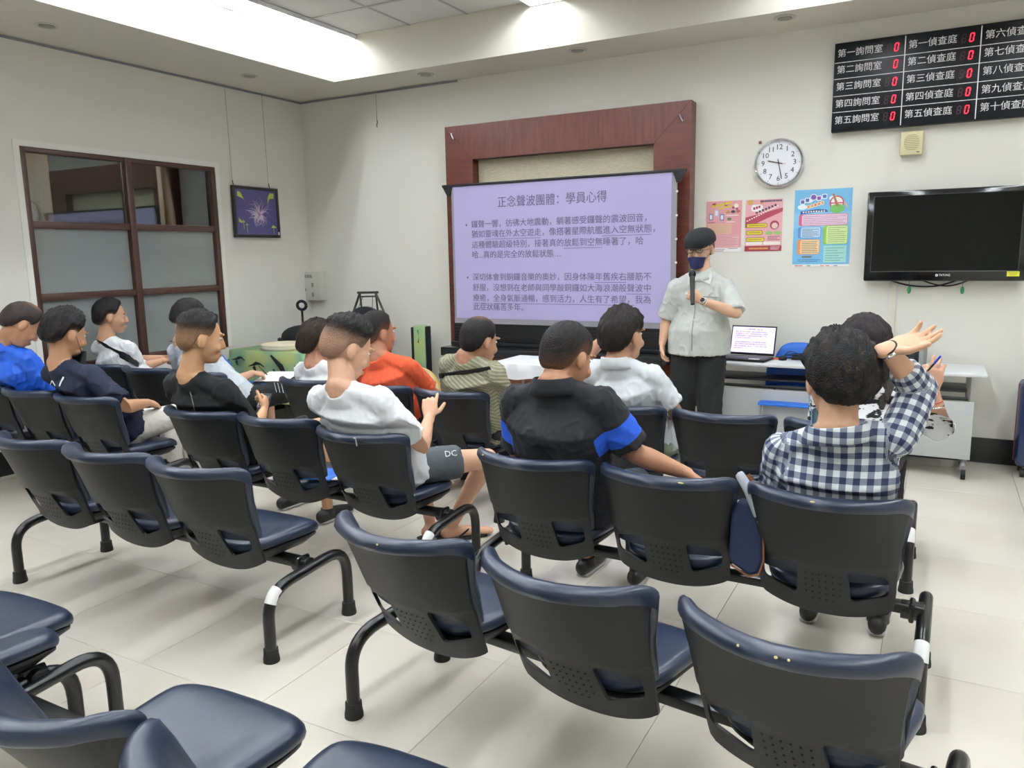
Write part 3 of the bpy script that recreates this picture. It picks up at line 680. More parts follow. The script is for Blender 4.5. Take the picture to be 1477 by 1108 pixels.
def bluep(b, W, H):
    w2, h2 = W/2, H/2
    rect(b, -w2, -h2+.018, w2, h2, Y0, '74b4dc'); rect(b, -w2, -h2+.3, w2, -h2+.42, Y0, '86c0e2', .0002)
    for x, z, s in ((-.15, .215, .02), (.08, .275, .02), (-.1, .26, .014)): disc(b, x, z-.05, s, Y0, 'e9f3f8', .0003, 1.8)
    for k, (cx, col) in enumerate(((-.15, '5b6bb0'), (-.115, '5b6bb0'), (-.03, '7a4a9c'), (.01, '4a68b8'))):
        rr_(b, cx-.019, .185+.012*k, cx+.019, .225+.012*k, 'f1f1f6', .0006, .008); rr_(b, cx-.013, .192+.012*k, cx+.013, .218+.012*k, col, .0008, .004)
    disc(b, -.07, .238, .026, Y0, 'f0f0f5', .0006); disc(b, -.07, .238, .020, Y0, '7a5aa8', .0009)
    for k in range(5): rr_(b, -.115+.025*k, .150+.007*k, -.093+.025*k, .180+.007*k, 'fbe9d8', .0006, .006); rr_(b, -.112+.025*k, .154+.007*k, -.096+.025*k, .176+.007*k, ('e08a3c', 'e5a23c', 'de7f3a', 'd98a4a', 'd99a58')[k], .0008, .004)
    poly(b, [(-.165, .108), (-.04, .125), (.04, .122), (.03, .140), (-.04, .146), (-.16, .132)], Y0, '2b3f86', .0006)
    for k in range(9): disc(b, -.14+.019*k, .125+.0012*k*(1 if k < 6 else .6), .006, Y0, 'f4f0d0', .0008)
    n = 26; ringp = [(.10+.05*math.cos(2*PI*k/n), .19+.048*math.sin(2*PI*k/n)) for k in range(n)]; disc(b, .10, .19, .052, Y0, 'f0f0f0', .0004); 
    for k in range(n):
        a, c = 2*PI*k/n, 2*PI*(k+1)/n; poly(b, [(.10+.052*math.cos(a), .19+.052*math.sin(a)), (.10+.052*math.cos(c), .19+.052*math.sin(c)), (.10+.043*math.cos(c), .19+.043*math.sin(c)), (.10+.043*math.cos(a), .19+.043*math.sin(a))], Y0, 'c23a50', .0006)
    poly(b, [(.065, .255), (.078, .262), (.115, .165), (.098, .16)], Y0, '9a6a3c', .0010); rect(b, .055, .183, .147, .192, Y0, 'c23a50', .0012)
    disc(b, .105, .145, .035, Y0, '6cae5a', .0009, 1.5); poly(b, [(.15, .195), (.165, .185), (.185, .15), (.175, .152), (.16, .17)], Y0, 'd8a468', .001)
    def panel(x0, z0, x1, z1, c1, c2, n, tc='6a6f78'):
        rr_(b, x0-.022, z0, x1, z1, c1, .0004, .014); rr_(b, x0, z0+.004, x1-.004, z1-.004, c2, .0006, .012)
        dz = (z1-z0-.02)/n; lines(b, x0+.012, x1-.014, z1-.018, n, dz, Y0, tc, .0045)
    panel(-.15, .020, .185, .108, 'c9607c', 'eccbe0', 5, 'b07a9c'); panel(-.155, -.075, -.005, .012, '5f86c4', 'bfdcf4', 6, '4c5f7c'); panel(-.155, -.20, -.01, -.085, 'e08a3c', 'f1d2a8', 7, '6e5a48'); panel(.035, -.125, .19, .018, '86b83a', 'd3e8a4', 8, '6c7c54')
    rect(b, .02, -.265, .185, -.135, Y0, 'a8dcd4', .0004); lines(b, .035, .17, -.155, 6, .019, Y0, '4f7a78', .004)
    rr_(b, -.14, -.228, -.065, -.212, '6d6d6a', .0006, .007); lines(b, -.17, .0, -.243, 2, .013, Y0, '34588c', .005)
    for x, c in ((-.19, 'c0453c'), (-.16, 'c0453c'), (-.10, '4c7a4c'), (.0, 'd07a50'), (.04, 'd07a50'), (.10, '7a7ab0')): rect(b, x, -h2+.004, x+.028, -h2+.010, Y0, c, .0005)
poster('larger light blue poster with coloured text panels left of the television', -1.036, 1.452, -.616, 2.046, bluep)
def pinkp(b, W, H):
    w2, h2 = W/2, H/2; rect(b, -w2, -h2+.035, w2, h2, Y0, 'd99aa0')
    for x, z, s in ((-.08, .175, .017), (.015, .18, .016)): disc(b, x, z, s, Y0, '8c2c3c', .0004, 1.1)
    for k in range(6): rr_(b, -.10+.027*k, .155+.005*k, -.075+.027*k, .175+.005*k, 'd8c040', .0006, .005)
    for k in range(5): rr_(b, -.04+.022*k, .140+.004*k, -.020+.022*k, .157+.004*k, 'd8c040', .0006, .005)
    disc(b, .10, .165, .018, Y0, 'efe2d8', .0005); disc(b, .075, .150, .010, Y0, '7d3450', .0006); disc(b, .105, .14, .009, Y0, '7d3450', .0006)
    for x, z, c in ((-.105, .08, '6c7890'), (-.06, .11, 'c6c2dc'), (-.015, .075, '3f6cae')): rr_(b, x-.016, z-.026, x+.016, z+.026, c, .0005, .004); rect(b, x-.010, z-.018, x+.010, z+.018, Y0, 'e8eaf0', .0007)
    for x, z, c in ((.035, .115, 'b08050'), (.075, .118, '3a3440'), (.115, .12, 'a85a50'), (.045, .06, '5f8a48')): disc(b, x, z, .012, Y0, c, .0006, 1.5)
    rect(b, .02, .085, .12, .093, Y0, 'e9dcd8', .0006); rect(b, .02, .032, .09, .04, Y0, 'e9dcd8', .0006)
    rect(b, -.125, -.06, .065, .022, Y0, 'dcb298', .0005); lines(b, -.115, .055, .010, 6, .012, Y0, 'b98a70', .003)
    lines(b, -.13, -.07, .035, 1, .01, Y0, '8c2c3c', .006); lines(b, -.12, .12, -.078, 8, .0115, Y0, 'b0606c', .0035)
    rect(b, -.125, -.175, .125, -.07, Y0, 'e2b2b6', .0003); lines(b, -w2+.03, .02, -h2+.02, 2, .012, Y0, 'a0405a', .005); lines(b, .04, .12, -h2+.027, 1, .01, Y0, '6c6c74', .005)
poster('pale pink text poster behind the speaker, leftmost of three posters', -1.733, 1.579, -1.443, 1.992, pinkp)
def redp(b, W, H):
    w2, h2 = W/2, H/2; rect(b, -w2, -h2, w2, h2, Y0, 'e0a8b0'); poly(b, [(-w2, -.02), (w2, .105), (w2, .135), (-w2, .065)], Y0, 'a13a4c', .0004); rect(b, -w2, -h2, w2, -h2+.042, Y0, '8f2234', .0005)
    lines(b, -.03, .135, .19, 1, .02, Y0, '2f3550', .014); rr_(b, -.10, .11, -.01, .165, 'f2f2f2', .0005, .02)
    for k in range(3): rect(b, -.085+.02*k, .125+.006*k, -.069+.02*k, .145+.006*k, Y0, 'a02848', .0008)
    for k in range(7): rect(b, -.065+.024*k, .093+.009*k, -.048+.024*k, .110+.009*k, Y0, '4a2c3c', .0008)
    for k in range(14): rect(b, -.135+.018*k, .038+.0085*k-.004, -.122+.018*k, .047+.0085*k-.004, Y0, 'f4e6e6', .0009)
    disc(b, -.11, .185, .02, Y0, 'c9a34a', .0004, 1.2); disc(b, -.02, .18, .012, Y0, 'd98a58', .0004)
    for z, x1, col in ((.0, .03, 0), (-.057, -.005, 0), (-.112, .01, 0)): rr_(b, -.135, z-.018, x1, z+.018, '6b5a2a', .0006, .012); rr_(b, -.131, z-.014, x1-.004, z+.014, 'dcc93c', .0008, .010); lines(b, -.115, x1-.02, z, 1, .01, Y0, '6b5620', .006)
    disc(b, .085, .0, .036, Y0, '8f2c40', .0006); disc(b, .087, -.005, .024, Y0, 'e0c8b8', .0009)
    for x in (.03, .095): disc(b, x+.015, -.062, .015, Y0, '8fb86a', .0007, 2.0)
    lines(b, .035, .13, -.09, 3, .013, Y0, '6d2436', .006); rr_(b, -.135, -.155, -.005, -.13, 'f0e8e0', .0006, .006); rr_(b, .002, -.155, .135, -.13, 'f0e8e0', .0006, .006)
    lines(b, -.11, .04, -h2+.022, 1, .02, Y0, 'd8a860', .014); lines(b, .06, .13, -h2+.03, 2, .014, Y0, 'e8d4d8', .007)
poster('pink and crimson poster with yellow boxes, middle of three posters', -1.413, 1.58, -1.123, 1.99, redp)
# ------------------------------------------------------------------ white folding tables and what stands on them
M_ttop = mat('table_laminate', 'd7dadc', .35); M_panel = mat('grey_modesty_panel', 'b9bcbc', .5)
def ftable(x0, x1, lab):
    t = thing('folding_table', lab, 'table', ((x0+x1)/2, 6.27, 0), 0, 'white wheeled folding tables'); W = x1-x0
    B().box((0, 0, .727), (W, .50, .026), bev=.010).obj('tabletop', M_ttop, t)
    B().box((0, .03, .60), (W-.22, .34, .016), bev=.003).obj('shelf', mat('black_wire_shelf', '1d1e20', .5), t)
    B().cyl((-W/2+.1, -.12, .545), (W/2-.1, -.12, .545), .012).obj('crossbar', M_darkgrey, t)
    B().box((0, -.195, .335), (W-.13, .012, .405), bev=.002).obj('modesty_panel', M_panel, t)
    for s in (-1, 1):
        l = B().box((s*(W/2-.10), -.02, .40), (.032, .055, .62), bev=.006).obj('leg', M_grey, t)
        f = B().tube(bez([(s*(W/2-.10), -.23, .075), (s*(W/2-.10), -.12, .10), (s*(W/2-.10), .12, .10), (s*(W/2-.10), .22, .075)], .05, 3), (.022), 10).obj('foot', M_grey, t)
        for y in (-.23, .21):
            c = B().cyl((s*(W/2-.10)-.014, y, .034), (s*(W/2-.10)+.014, y, .034), .034, seg=20).obj('caster', M_rubber, t)
            B().cyl((s*(W/2-.10)-.0155, y, .034), (s*(W/2-.10)+.0155, y, .034), .018, seg=16).obj('hubcap', mat('blue_hub', '4aa4d8', .4), c)
    return t
ftable(-1.62, -.655, 'white wheeled folding table under the laptop'); ftable(-.645, .33, 'white wheeled folding table below the television, its corner free')
t = thing('laptop', 'open black laptop showing lilac slides of text on the white table', 'laptop', (-1.29, 6.20, .7415), -.12)
B().box((0, 0, .010), (.36, .24, .018), bev=.005).obj('base', M_black, t)
B().box((0, .02, .0195), (.31, .10, .002)).obj('keyboard', M_darkgrey, t, smooth=False); B().box((.09, -.085, .0198), (.08, .035, .001)).obj('palm_sticker', M_paper, t, smooth=False)
lid = B().box((0, .004, .118), (.36, .008, .236), bev=.003).obj('lid', M_black, t, (0, .118, .022), (math.radians(-14), 0, 0))
B().box((0, -.0008, .122), (.340, .002, .205)).obj('screen', mat('laptop_screen', 'd8cdf0', .3, emit=.75, ecol='ded4f6'), lid, smooth=False)
text('正念聲波團體：學員心得', .013, M_ink, lid, (-.06, -.0022, .205), FR, 'slide_title', width=.13, bold=.0002, depth=.0002)
for i, s in enumerate(L):
    if s: text(s, .0108, M_scrtext, lid, (-.145, -.0022, .185-.0165*i), FR, 'slide_text', depth=.0002, bold=.0001)
t = thing('computer_mouse', 'small black computer mouse on the table right of the laptop', 'mouse', (-1.03, 6.29, .741)); B().ell((0, 0, .010), (.032, .052, .022)).obj('shell', M_black, t); B().ell((0, .025, .026), (.004, .010, .008)).obj('wheel', M_grey, t)
t = thing('cable_pile', 'tangle of black cables and a power strip on the white table', 'cables', (-.86, 6.33, .742))
B().box((0, 0, .014), (.22, .06, .028), bev=.006).obj('power_strip', M_black, t)
rr = random.Random(11)
for k in range(5):
    p = [(-.2+.09*j+rr.uniform(-.03, .03), rr.uniform(-.05, .06), .008+(.06*rr.random() if 0 < j < 4 else 0)) for j in range(5)]
    B().tube(bez(p, .04, 4), .0035, 6).obj('cable', M_black, t)
B().box((-.22, -.03, .006), (.05, .03, .012), bev=.003).obj('orange_plug', mat('orange_plastic', 'd8683c', .5), t)
t = thing('portable_speaker', 'black boxy portable loudspeaker on the white table behind the raised hand', 'speaker', (-.14, 6.33, .741), -.15)
B().box((-.01, 0, .105), (.16, .13, .21), bev=.014).obj('cabinet', M_black, t); B().box((.075, 0, .105), (.035, .14, .215), bev=.012).obj('side_cheek', M_grey, t)
for x in (-.03, .03): B().cyl((x, .0, .205), (x, .0, .232), .008).obj('knob', M_black, t)
B().ell((.048, -.066, .155), (.004, .002, .004)).obj('indicator', M_paper, t); b = B()
for k in range(10): b.box((-.02, -.0665, .03+.017*k), (.10, .003, .006))
b.obj('grille', M_darkgrey, t, smooth=False)
def blue_chair(loc, rz, lab):
    t = thing('plastic_chair', lab, 'chair', loc, rz, 'blue plastic chairs')
    V = []; F = []; n = 14
    for i in range(n+1):
        for j in range(9):
            u = -1+2*i/n; v = j/8; z = .52+.34*v; x = u*(.235-.06*max(0, v-.6)**1.2*1.5*2.5*abs(u)**2); zz = z-.10*abs(u)**3*v-.0; V.append((x, -.20-.07*v+.06*u*u, zz))
    for i in range(n):
        for j in range(8): a = i*9+j; F.append((a, a+9, a+10, a+1))
    o = B().face(V, F).obj('backrest', M_blue, t, ang=80); m = o.modifiers.new('t', 'SOLIDIFY'); m.thickness = .012
    B().box((0, .02, .44), (.44, .42, .025), bev=.012).obj('seat', M_blue, t)
    for sx in (-1, 1):
        for sy in (-1, 1): B().tube([(sx*.19, .02+sy*.17, .43), (sx*.22, .02+sy*.21, 0)], .011, 8).obj('leg', M_grey, t)
        B().tube([(sx*.17, -.17, .43), (sx*.17, -.22, .60)], .011, 8).obj('back_post', M_grey, t)
blue_chair((-.93, 6.20, 0), PI, 'blue plastic chair pushed under the white table beside the laptop')
blue_chair((-5.68, 4.98, 0), .0, 'blue plastic chair by the internal window beside the green cloth')
blue_chair((-5.62, 6.20, 0), PI+.2, 'blue plastic chair behind the green covered table near the corner')
# suitcase
t = thing('suitcase', 'navy hard shell suitcase standing against the wall at the right edge', 'suitcase', (.75, 6.36, 0))
B().box((0, 0, .37), (.42, .26, .60), bev=.045).obj('shell', mat('navy_shell', '16284c', .25), t)
for k in range(5): B().box((-.16+.08*k, -.131, .37), (.012, .006, .50), bev=.002).obj('rib', _mats['navy_shell'], t)
B().box((-.211, 0, .37), (.006, .012, .55), bev=.002).obj('red_piping', mat('dark_red', '7a1f2a', .5), t)
for sx in (-.16, -.05, .16):
    for sy in (-.09, .09): B().cyl((sx-.012, sy, .03), (sx+.012, sy, .03), .03).obj('wheel', M_rubber, t)
B().tube(bez([(-.08, .09, .66), (-.08, .09, .73), (.08, .09, .73), (.08, .09, .66)], .02), .008).obj('handle', M_black, t)
# white clothed table before the screen
t = thing('covered_table', 'small table under a white cloth in front of the cabinet', 'table', (-2.72, 5.68, 0))
B().box((0, 0, .70), (.86, .48, .025)).obj('tabletop', M_ttop, t)
for sx in (-1, 1):
    for sy in (-1, 1): B().cyl((sx*.38, sy*.2, 0), (sx*.38, sy*.2, .69), .014).obj('leg', M_grey, t)
V = []; F = []; n = 80
pts = []
for k in range(n):
    a = k/n*4; s = int(a); f = a-s; c = [(-.45, -.26), (.45, -.26), (.45, .26), (-.45, .26), (-.45, -.26)]; pts.append(Vector((c[s][0]*(1-f)+c[s+1][0]*f, c[s][1]*(1-f)+c[s+1][1]*f, 0)))
for i, (dz, o) in enumerate(((.725, -.012), (.722, 0), (.66, .004), (.605, .010))):
    for k, p in enumerate(pts): q = p*(1+o*2); V.append((q.x+(.006*math.sin(k*1.7) if i > 1 else 0), q.y+(.006*math.cos(k*1.3) if i > 1 else 0), dz+(.010*math.sin(k*.9) if i == 3 else 0)))
for i in range(3):
    for k in range(n): F.append((i*n+k, i*n+(k+1) % n, (i+1)*n+(k+1) % n, (i+1)*n+k))
F.append(tuple(range(n))); t = B().face(V, F).obj('tablecloth', mat('white_cloth', 'e4e6ea', .8, bump=.1, bscale=12), None, (-2.72, 5.68, 0), ang=60, label='white cloth with short overhang on the small front table', cat='tablecloth')
box('paper_sheet', (-2.68, 5.70, .7275), (.42, .30, .002), M_paper, label='white paper sheets lying on the white tablecloth', cat='paper')
# ------------------------------------------------------------------ green batik table with instruments
M_batik = mat('green_batik', '86ab6e', .9); n_ = NT(M_batik)
tc = n_.add('ShaderNodeTexCoord'); no = n_.add('ShaderNodeTexNoise'); no.inputs['Scale'].default_value = 3.2; n_.nt.links.new(tc.outputs['Object'], no.inputs['Vector'])
mr = n_.add('ShaderNodeMapRange'); mr.inputs[1].default_value = .38; mr.inputs[2].default_value = .64; n_.nt.links.new(no.outputs[0], mr.inputs[0])
n_.nt.links.new(n_.mix(mr.outputs[0], lin('76a283'), lin('a5ab68')), n_.b.inputs['Base Color'])
M_batikb = mat('batik_black', '15171a', .9)
t = thing('drum_table', 'low table in the corner carrying the drum, under green batik cloth', 'table', (-5.52, 5.62, 0)); B().box((0, 0, .69), (.92, .66, .03)).obj('tabletop', M_ttop, t)
for sx in (-1, 1):
    for sy in (-1, 1): B().cyl((sx*.4, sy*.28, 0), (sx*.4, sy*.28, .68), .018).obj('leg', M_grey, t)
def drape(nm, lab, c, d, zt, zbm, cat='cloth'):
    V = []; F = []; n = 72; pts = []
    cc = [(-d[0]/2, -d[1]/2), (d[0]/2, -d[1]/2), (d[0]/2, d[1]/2), (-d[0]/2, d[1]/2), (-d[0]/2, -d[1]/2)]
    for k in range(n): a = k/n*4; s = int(a); f = a-s; pts.append((cc[s][0]*(1-f)+cc[s+1][0]*f, cc[s][1]*(1-f)+cc[s+1][1]*f))
    lv_ = [(zt, .985), (zt-.006, 1.0), (zt-.15, 1.02), ((zt+zbm)/2, 1.04), (zbm, 1.06)]
    for i, (z, s) in enumerate(lv_):
        for k, (x, y) in enumerate(pts): wv = (.012*math.sin(k*.8)+.006*math.sin(k*1.9))*max(0, i-1)/2; V.append((x*s+wv, y*s+wv, z))
    for i in range(len(lv_)-1):
        for k in range(n): F.append((i*n+k, i*n+(k+1) % n, (i+1)*n+(k+1) % n, (i+1)*n+k))
    F.append(tuple(range(n))); return B().face(V, F).obj(nm, M_batik, None, c, ang=60, label=lab, cat=cat)
t = drape('batik_cloth', 'green batik cloth with black swirls draped over the corner drum table', (-5.52, 5.62, 0), (.96, .70), .730, .25)
def motif(P, w, ld, par, nm='black_motif'):     # flat black brush stroke on the cloth front
    B().tube([(x, ld, z) for x, z in P], [(a, .004) for a in w], 8, (False, False), side=(0, 0, 1)).obj(nm, M_batikb, par)
yy = -.378
motif([(-.42, .64), (-.37, .645), (-.33, .66), (-.29, .665), (-.25, .64)], [.003, .008, .014, .010, .004], yy, t); motif([(-.355, .655), (-.36, .62), (-.35, .59)], [.012, .018, .008], yy, t)
motif([(-.20, .585), (-.15, .60), (-.10, .62), (-.05, .615), (.0, .59)], [.003, .008, .016, .010, .004], yy, t); motif([(-.125, .61), (-.13, .575), (-.11, .545)], [.012, .020, .008], yy, t)
motif([(-.44, .46), (-.30, .44), (-.15, .425), (.0, .40), (.12, .395)], [.006, .010, .012, .010, .006], yy-.006, t); motif([(-.47, .64), (-.45, .50), (-.40, .36)], [.006, .010, .008], yy, t)
motif([(.10, .70), (.22, .60), (.30, .45)], [.012, .03, .020], yy, t); motif([(.12, .57), (.15, .53), (.17, .47)], [.008, .014, .006], yy, t)
motif([(.40, .62), (.42, .56), (.40, .50)], [.02, .06, .03], yy, t)
t = thing('hand_drum', 'round frame drum with a cream skin lying on the green cloth', 'drum', (-5.50, 5.50, .731)); B().lathe((0, 0, 0), [(.215, 0), (.22, .01), (.22, .05), (.214, .056), (.0, .058)], 40).obj('skin', mat('drum_skin', 'd9cfb2', .6), t); B().lathe((0, 0, 0), [(.221, .008), (.226, .012), (.226, .024), (.221, .028)], 40, ring=True).obj('hoop', mat('drum_hoop', 'b9b5a2', .5), t)
t = thing('bag', 'soft black bag heaped behind the drum', 'bag', (-5.50, 5.86, .731)); b = B(); b.ell((-.05, 0, .07), (.33, .10, .13)); b.ell((.06, .02, .10), (.24, .09, .15)); b.obj('fabric', mat('black_fabric', '121318', .9), t)
B().tube([(-.40, -.02, .04), (-.30, -.04, .05), (-.1, -.06, .06)], [.022, .014, .012], 10, (False, False)).obj('strap', M_black, t)
t = thing('trolley', 'black folding trolley behind the drum table with an oval pull handle', 'trolley', (-5.95, 6.19, 0)); B().box((0, 0, .04), (.34, .26, .03), bev=.01).obj('base', M_black, t); B().cyl((0, .05, .05), (0, .05, 1.04), .012).obj('pole', M_black, t)
B().tube([(.062*math.cos(a), .05, 1.095+.045*math.sin(a)) for a in [2*PI*k/20 for k in range(21)]], .016, 10).obj('handle', M_black, t)
for s in (-1, 1): B().cyl((s*.17, .1, .06), (s*.20, .1, .06), .06).obj('wheel', M_rubber, t)
t = thing('mallet_bundle', 'bundle of wooden mallets lying beside the drum on the green cloth', 'mallets', (-5.20, 5.50, .732)); 
for k, (c, l) in enumerate((('7a4a2c', .25), ('b57a48', .22), ('4c3528', .2))): B().tube([(-l/2, .03*k, .012), (l/2, .03*k+.02, .012)], [.007, .009], 8).obj('stick', mat('stick_wood_%d' % k, c, .5), t); B().ell((l/2, .03*k+.02, .022), (.026, .022, .022)).obj('mallet_head', mat('felt_%d' % k, ('a8886c', '5a4636', 'c9a884')[k], .9), t)
t = thing('singing_bowl', 'small dark metal bowl on the right end of the green cloth', 'bowl', (-5.10, 5.80, .732)); B().lathe((0, 0, 0), [(.03, 0), (.06, .015), (.085, .06), (.088, .085), (.083, .085), (.078, .06), (.05, .02), (.0, .015)], 28).obj('bowl_body', mat('dark_bronze', '4c4334', .35, metal=.7), t)
# gong stand, big gong, second green cloth and frame drum
t = thing('gong_stand', 'dark metal gong stand with a trapezoid top behind the man in orange', 'stand', (-5.06, 6.25, 0)); M_iron = mat('dark_iron', '4b463f', .4, metal=.6)
B().tube([(-.13, 0, 1.235), (.13, 0, 1.24)], .012, 8).obj('top_bar', M_iron, t); B().tube([(-.10, 0, 1.195), (.10, 0, 1.20)], .008, 8).obj('lower_bar', M_iron, t)
for s in (-1, 1):
    B().tube([(s*.10, 0, 1.235), (s*.20, 0, 1.03), (s*.34, .0, .0)], .012, 8).obj('leg', M_iron, t); B().tube([(s*.10, 0, 1.235), (s*.12, .12, .0)], .010, 8).obj('back_leg', M_iron, t)
g = B().lathe((-5.06, 6.18, .84), [(.0, -.012), (.05, -.02), (.06, -.01), (.24, -.008), (.26, .0), (.262, .035), (.255, .035), (.25, .0), (.0, -.004)], 48, 'y').obj('gong', mat('dark_gong', '33343a', .35, metal=.5), None, label='large round dark gong hanging from the metal stand', cat='gong')
for s in (-1, 1): B().tube([(s*.09-5.06, 6.2, 1.085), (s*.06-5.06, 6.25, 1.2)], .003, 6).obj('cord', M_black, g)
t = thing('green_cushion', 'upright green batik covered panel with black edges beside the gong', 'panel', (-4.53, 6.40, 0)); B().box((0, 0, .46), (.17, .10, .90), bev=.03).obj('cover', M_batik, t); B().box((.085, 0, .46), (.012, .09, .88), bev=.005).obj('edge', M_batikb, t); B().box((-.07, -.048, .46), (.03, .016, .86), bev=.005).obj('edge', M_batikb, t)
motif([(0, .86), (.012, .80), (.0, .74)], [.004, .014, .006], -.054, t)
t = thing('frame_drum', 'large cream frame drum leaning upright left of the cabinet', 'drum', (-4.30, 5.95, .0)); q = B().lathe((0, 0, 0), [(.0, -.03), (.27, -.03), (.275, -.02), (.275, .03), (.265, .03), (.262, -.02)], 48, 'y').obj('skin', noise_mat('mottled_skin', 'd4cdb0', 'c0b897', 8, .4, .6), t, (0, 0, .275), (math.radians(-12), 0, 0)); B().lathe((0, 0, 0), [(.276, -.022), (.282, -.018), (.282, .028), (.276, .03)], 48, 'y', ring=True).obj('hoop', mat('pale_hoop', 'd8bd72', .5), q)

# ------------------------------------------------------------------ people
PJ = {
 'P1': {'H': (-5.119, 2.857, 1.211), 'N': (-5.264, 2.788, 1.04), 'SR': (-5.061, 2.788, 0.982), 'cuf': (-5.018, 2.925, 0.786)},
 'P2': {'H': (-4.631, 2.842, 1.166), 'N': (-4.653, 2.784, 0.952), 'SL': (-4.839, 2.784, 0.872), 'SR': (-4.333, 2.813, 0.882), 'ER': (-4.245, 2.958, 0.704), 'knee': (-4.36, 3.298, 0.77), 'pk': (-4.526, 3.347, 0.516)},
 'P3': {'H': (-5.813, 3.95, 1.163), 'N': (-5.845, 3.9, 0.944), 'SL': (-5.969, 3.9, 0.843), 'SR': (-5.559, 3.92, 0.859), 'ER': (-5.628, 4.05, 0.739), 'WR': (-5.625, 4.2, 0.777), 'EL': (-5.773, 4.1, 0.811)},
 'P4': {'H': (-4.937, 3.98, 1.164), 'N': (-4.966, 3.92, 0.949), 'SL': (-5.064, 3.9, 0.842), 'SR': (-4.617, 3.95, 0.857), 'ER': (-4.702, 4.1, 0.621), 'WR': (-4.695, 4.25, 0.696), 'paper1': (-4.923, 4.3, 0.659), 'paper2': (-4.394, 4.3, 0.69), 'knee': (-4.458, 4.35, 0.543)},
 'P5': {'H': (-3.423, 2.827, 1.183), 'N': (-3.478, 2.77, 0.95), 'SL': (-3.671, 2.77, 0.83), 'SR': (-3.248, 2.798, 0.812), 'ER': (-3.316, 2.943, 0.703), 'WR': (-3.38, 3.184, 0.731), 'knee': (-3.364, 3.281, 0.777)},
 'P6': {'H': (-3.632, 3.95, 1.032), 'N': (-3.649, 3.9, 0.863), 'SL': (-3.79, 3.9, 0.808), 'SR': (-3.454, 3.9, 0.804)},
 'P7': {'H': (-2.425, 2.821, 1.172), 'N': (-2.399, 2.727, 0.964), 'SL': (-2.6, 2.727, 0.843), 'SR': (-2.146, 2.755, 0.882), 'ER': (-2.122, 2.897, 0.717), 'WR': (-2.235, 3.087, 0.769), 'KR': (-1.793, 3.04, 0.646), 'AR': (-1.965, 2.992, 0.355), 'toe': (-1.85, 3.087, 0.262), 'KL': (-2.17, 3.23, 0.638), 'AL': (-2.342, 3.277, 0.21)},
 'P8': {'H': (-3.131, 3.95, 1.117), 'N': (-3.102, 3.9, 0.937), 'SL': (-3.275, 3.9, 0.861), 'SR': (-2.818, 3.9, 0.907), 'ER': (-2.791, 3.98, 0.766)},
 'P9': {'H': (-2.355, 3.92, 1.094), 'N': (-2.427, 3.86, 0.967), 'SL': (-2.562, 3.9, 0.921), 'SR': (-2.215, 3.8, 0.881)},
 'P10': {'H': (-1.287, 2.817, 1.184), 'N': (-1.307, 2.722, 1.049), 'SL': (-1.502, 2.722, 0.958), 'SR': (-1.117, 2.722, 0.995), 'ER': (-1.041, 2.769, 0.814), 'WR': (-0.917, 2.817, 0.733)},
 'P11': {'H': (-1.45, 3.9, 1.155), 'N': (-1.477, 3.85, 0.985), 'SL': (-1.636, 3.85, 0.92), 'SR': (-1.259, 3.85, 0.942), 'ER': (-1.224, 3.9, 0.771), 'EL': (-1.712, 4.05, 0.985), 'WL': (-1.637, 4.05, 1.114)},
 'P12': {'H': (-0.268, 2.725, 1.166), 'N': (-0.258, 2.66, 0.971), 'SL': (-0.431, 2.66, 0.865), 'SR': (-0.086, 2.66, 0.966), 'ER': (-0.042, 2.818, 1.136), 'WR': (-0.127, 2.716, 1.264), 'tip': (-0.047, 2.771, 1.347)},
 'P13': {'H': (-0.29, 3.95, 1.139), 'N': (-0.277, 3.9, 0.944), 'SL': (-0.438, 3.9, 0.85), 'SR': (-0.118, 3.85, 0.884), 'ER': (0.059, 3.75, 0.763), 'WR': (0.002, 3.75, 0.962), 'hand': (0.0, 3.75, 1.077)},
 'P14': {'H': (-1.551, 5.75, 1.599), 'N': (-1.531, 5.75, 1.408), 'SL': (-1.752, 5.772, 1.372), 'SR': (-1.338, 5.729, 1.373), 'EL': (-1.794, 5.75, 1.085), 'WL': (-1.811, 5.696, 0.837), 'ER': (-1.253, 5.642, 1.146), 'WR': (-1.46, 5.479, 1.246), 'hand': (-1.505, 5.425, 1.288), 'mic': (-1.5, 5.447, 1.465), 'hipc': (-1.559, 5.75, 0.778)},
}

def V3(p): return Vector(p)
JOBS = []      # (builder, voxel, smooth) -> evaluated mesh data
def flush_remesh(items):
    tmp = []
    for b, vox, it in items:
        me = b.mesh('tmp', None, False); o = bpy.data.objects.new('tmp', me); COL.objects.link(o)
        r = o.modifiers.new('r', 'REMESH'); r.mode = 'VOXEL'; r.voxel_size = vox; r.adaptivity = 0
        s = o.modifiers.new('s', 'SMOOTH'); s.factor = .5; s.iterations = it; tmp.append(o)
    dg = bpy.context.evaluated_depsgraph_get(); out = []
    for o in tmp: out.append(bpy.data.meshes.new_from_object(o.evaluated_get(dg)))
    for o in tmp: me = o.data; bpy.data.objects.remove(o); bpy.data.meshes.remove(me)
    return out
def wrinkle(me, amp, sc_, seed, stretch=(1, 1, 1), attr=None, fine=.6, N=None):
    n = [v.normal.copy() for v in me.vertices]; o = Vector((seed*3.7, seed*1.3, seed*.7))
    for v, nn in zip(me.vertices, n):
        p = Vector((v.co.x*stretch[0], v.co.y*stretch[1], v.co.z*stretch[2]))*sc_+o
        d = noise.noise(p); r = 1-abs(noise.noise(p*1.9+o))*2
        k = 1 if N is None else max(.1, min(1, ((v.co-N).length-.07)/.12))
        v.co = v.co+nn*k*(amp*d+amp*.6*max(0, r-.55)*2*fine*2)
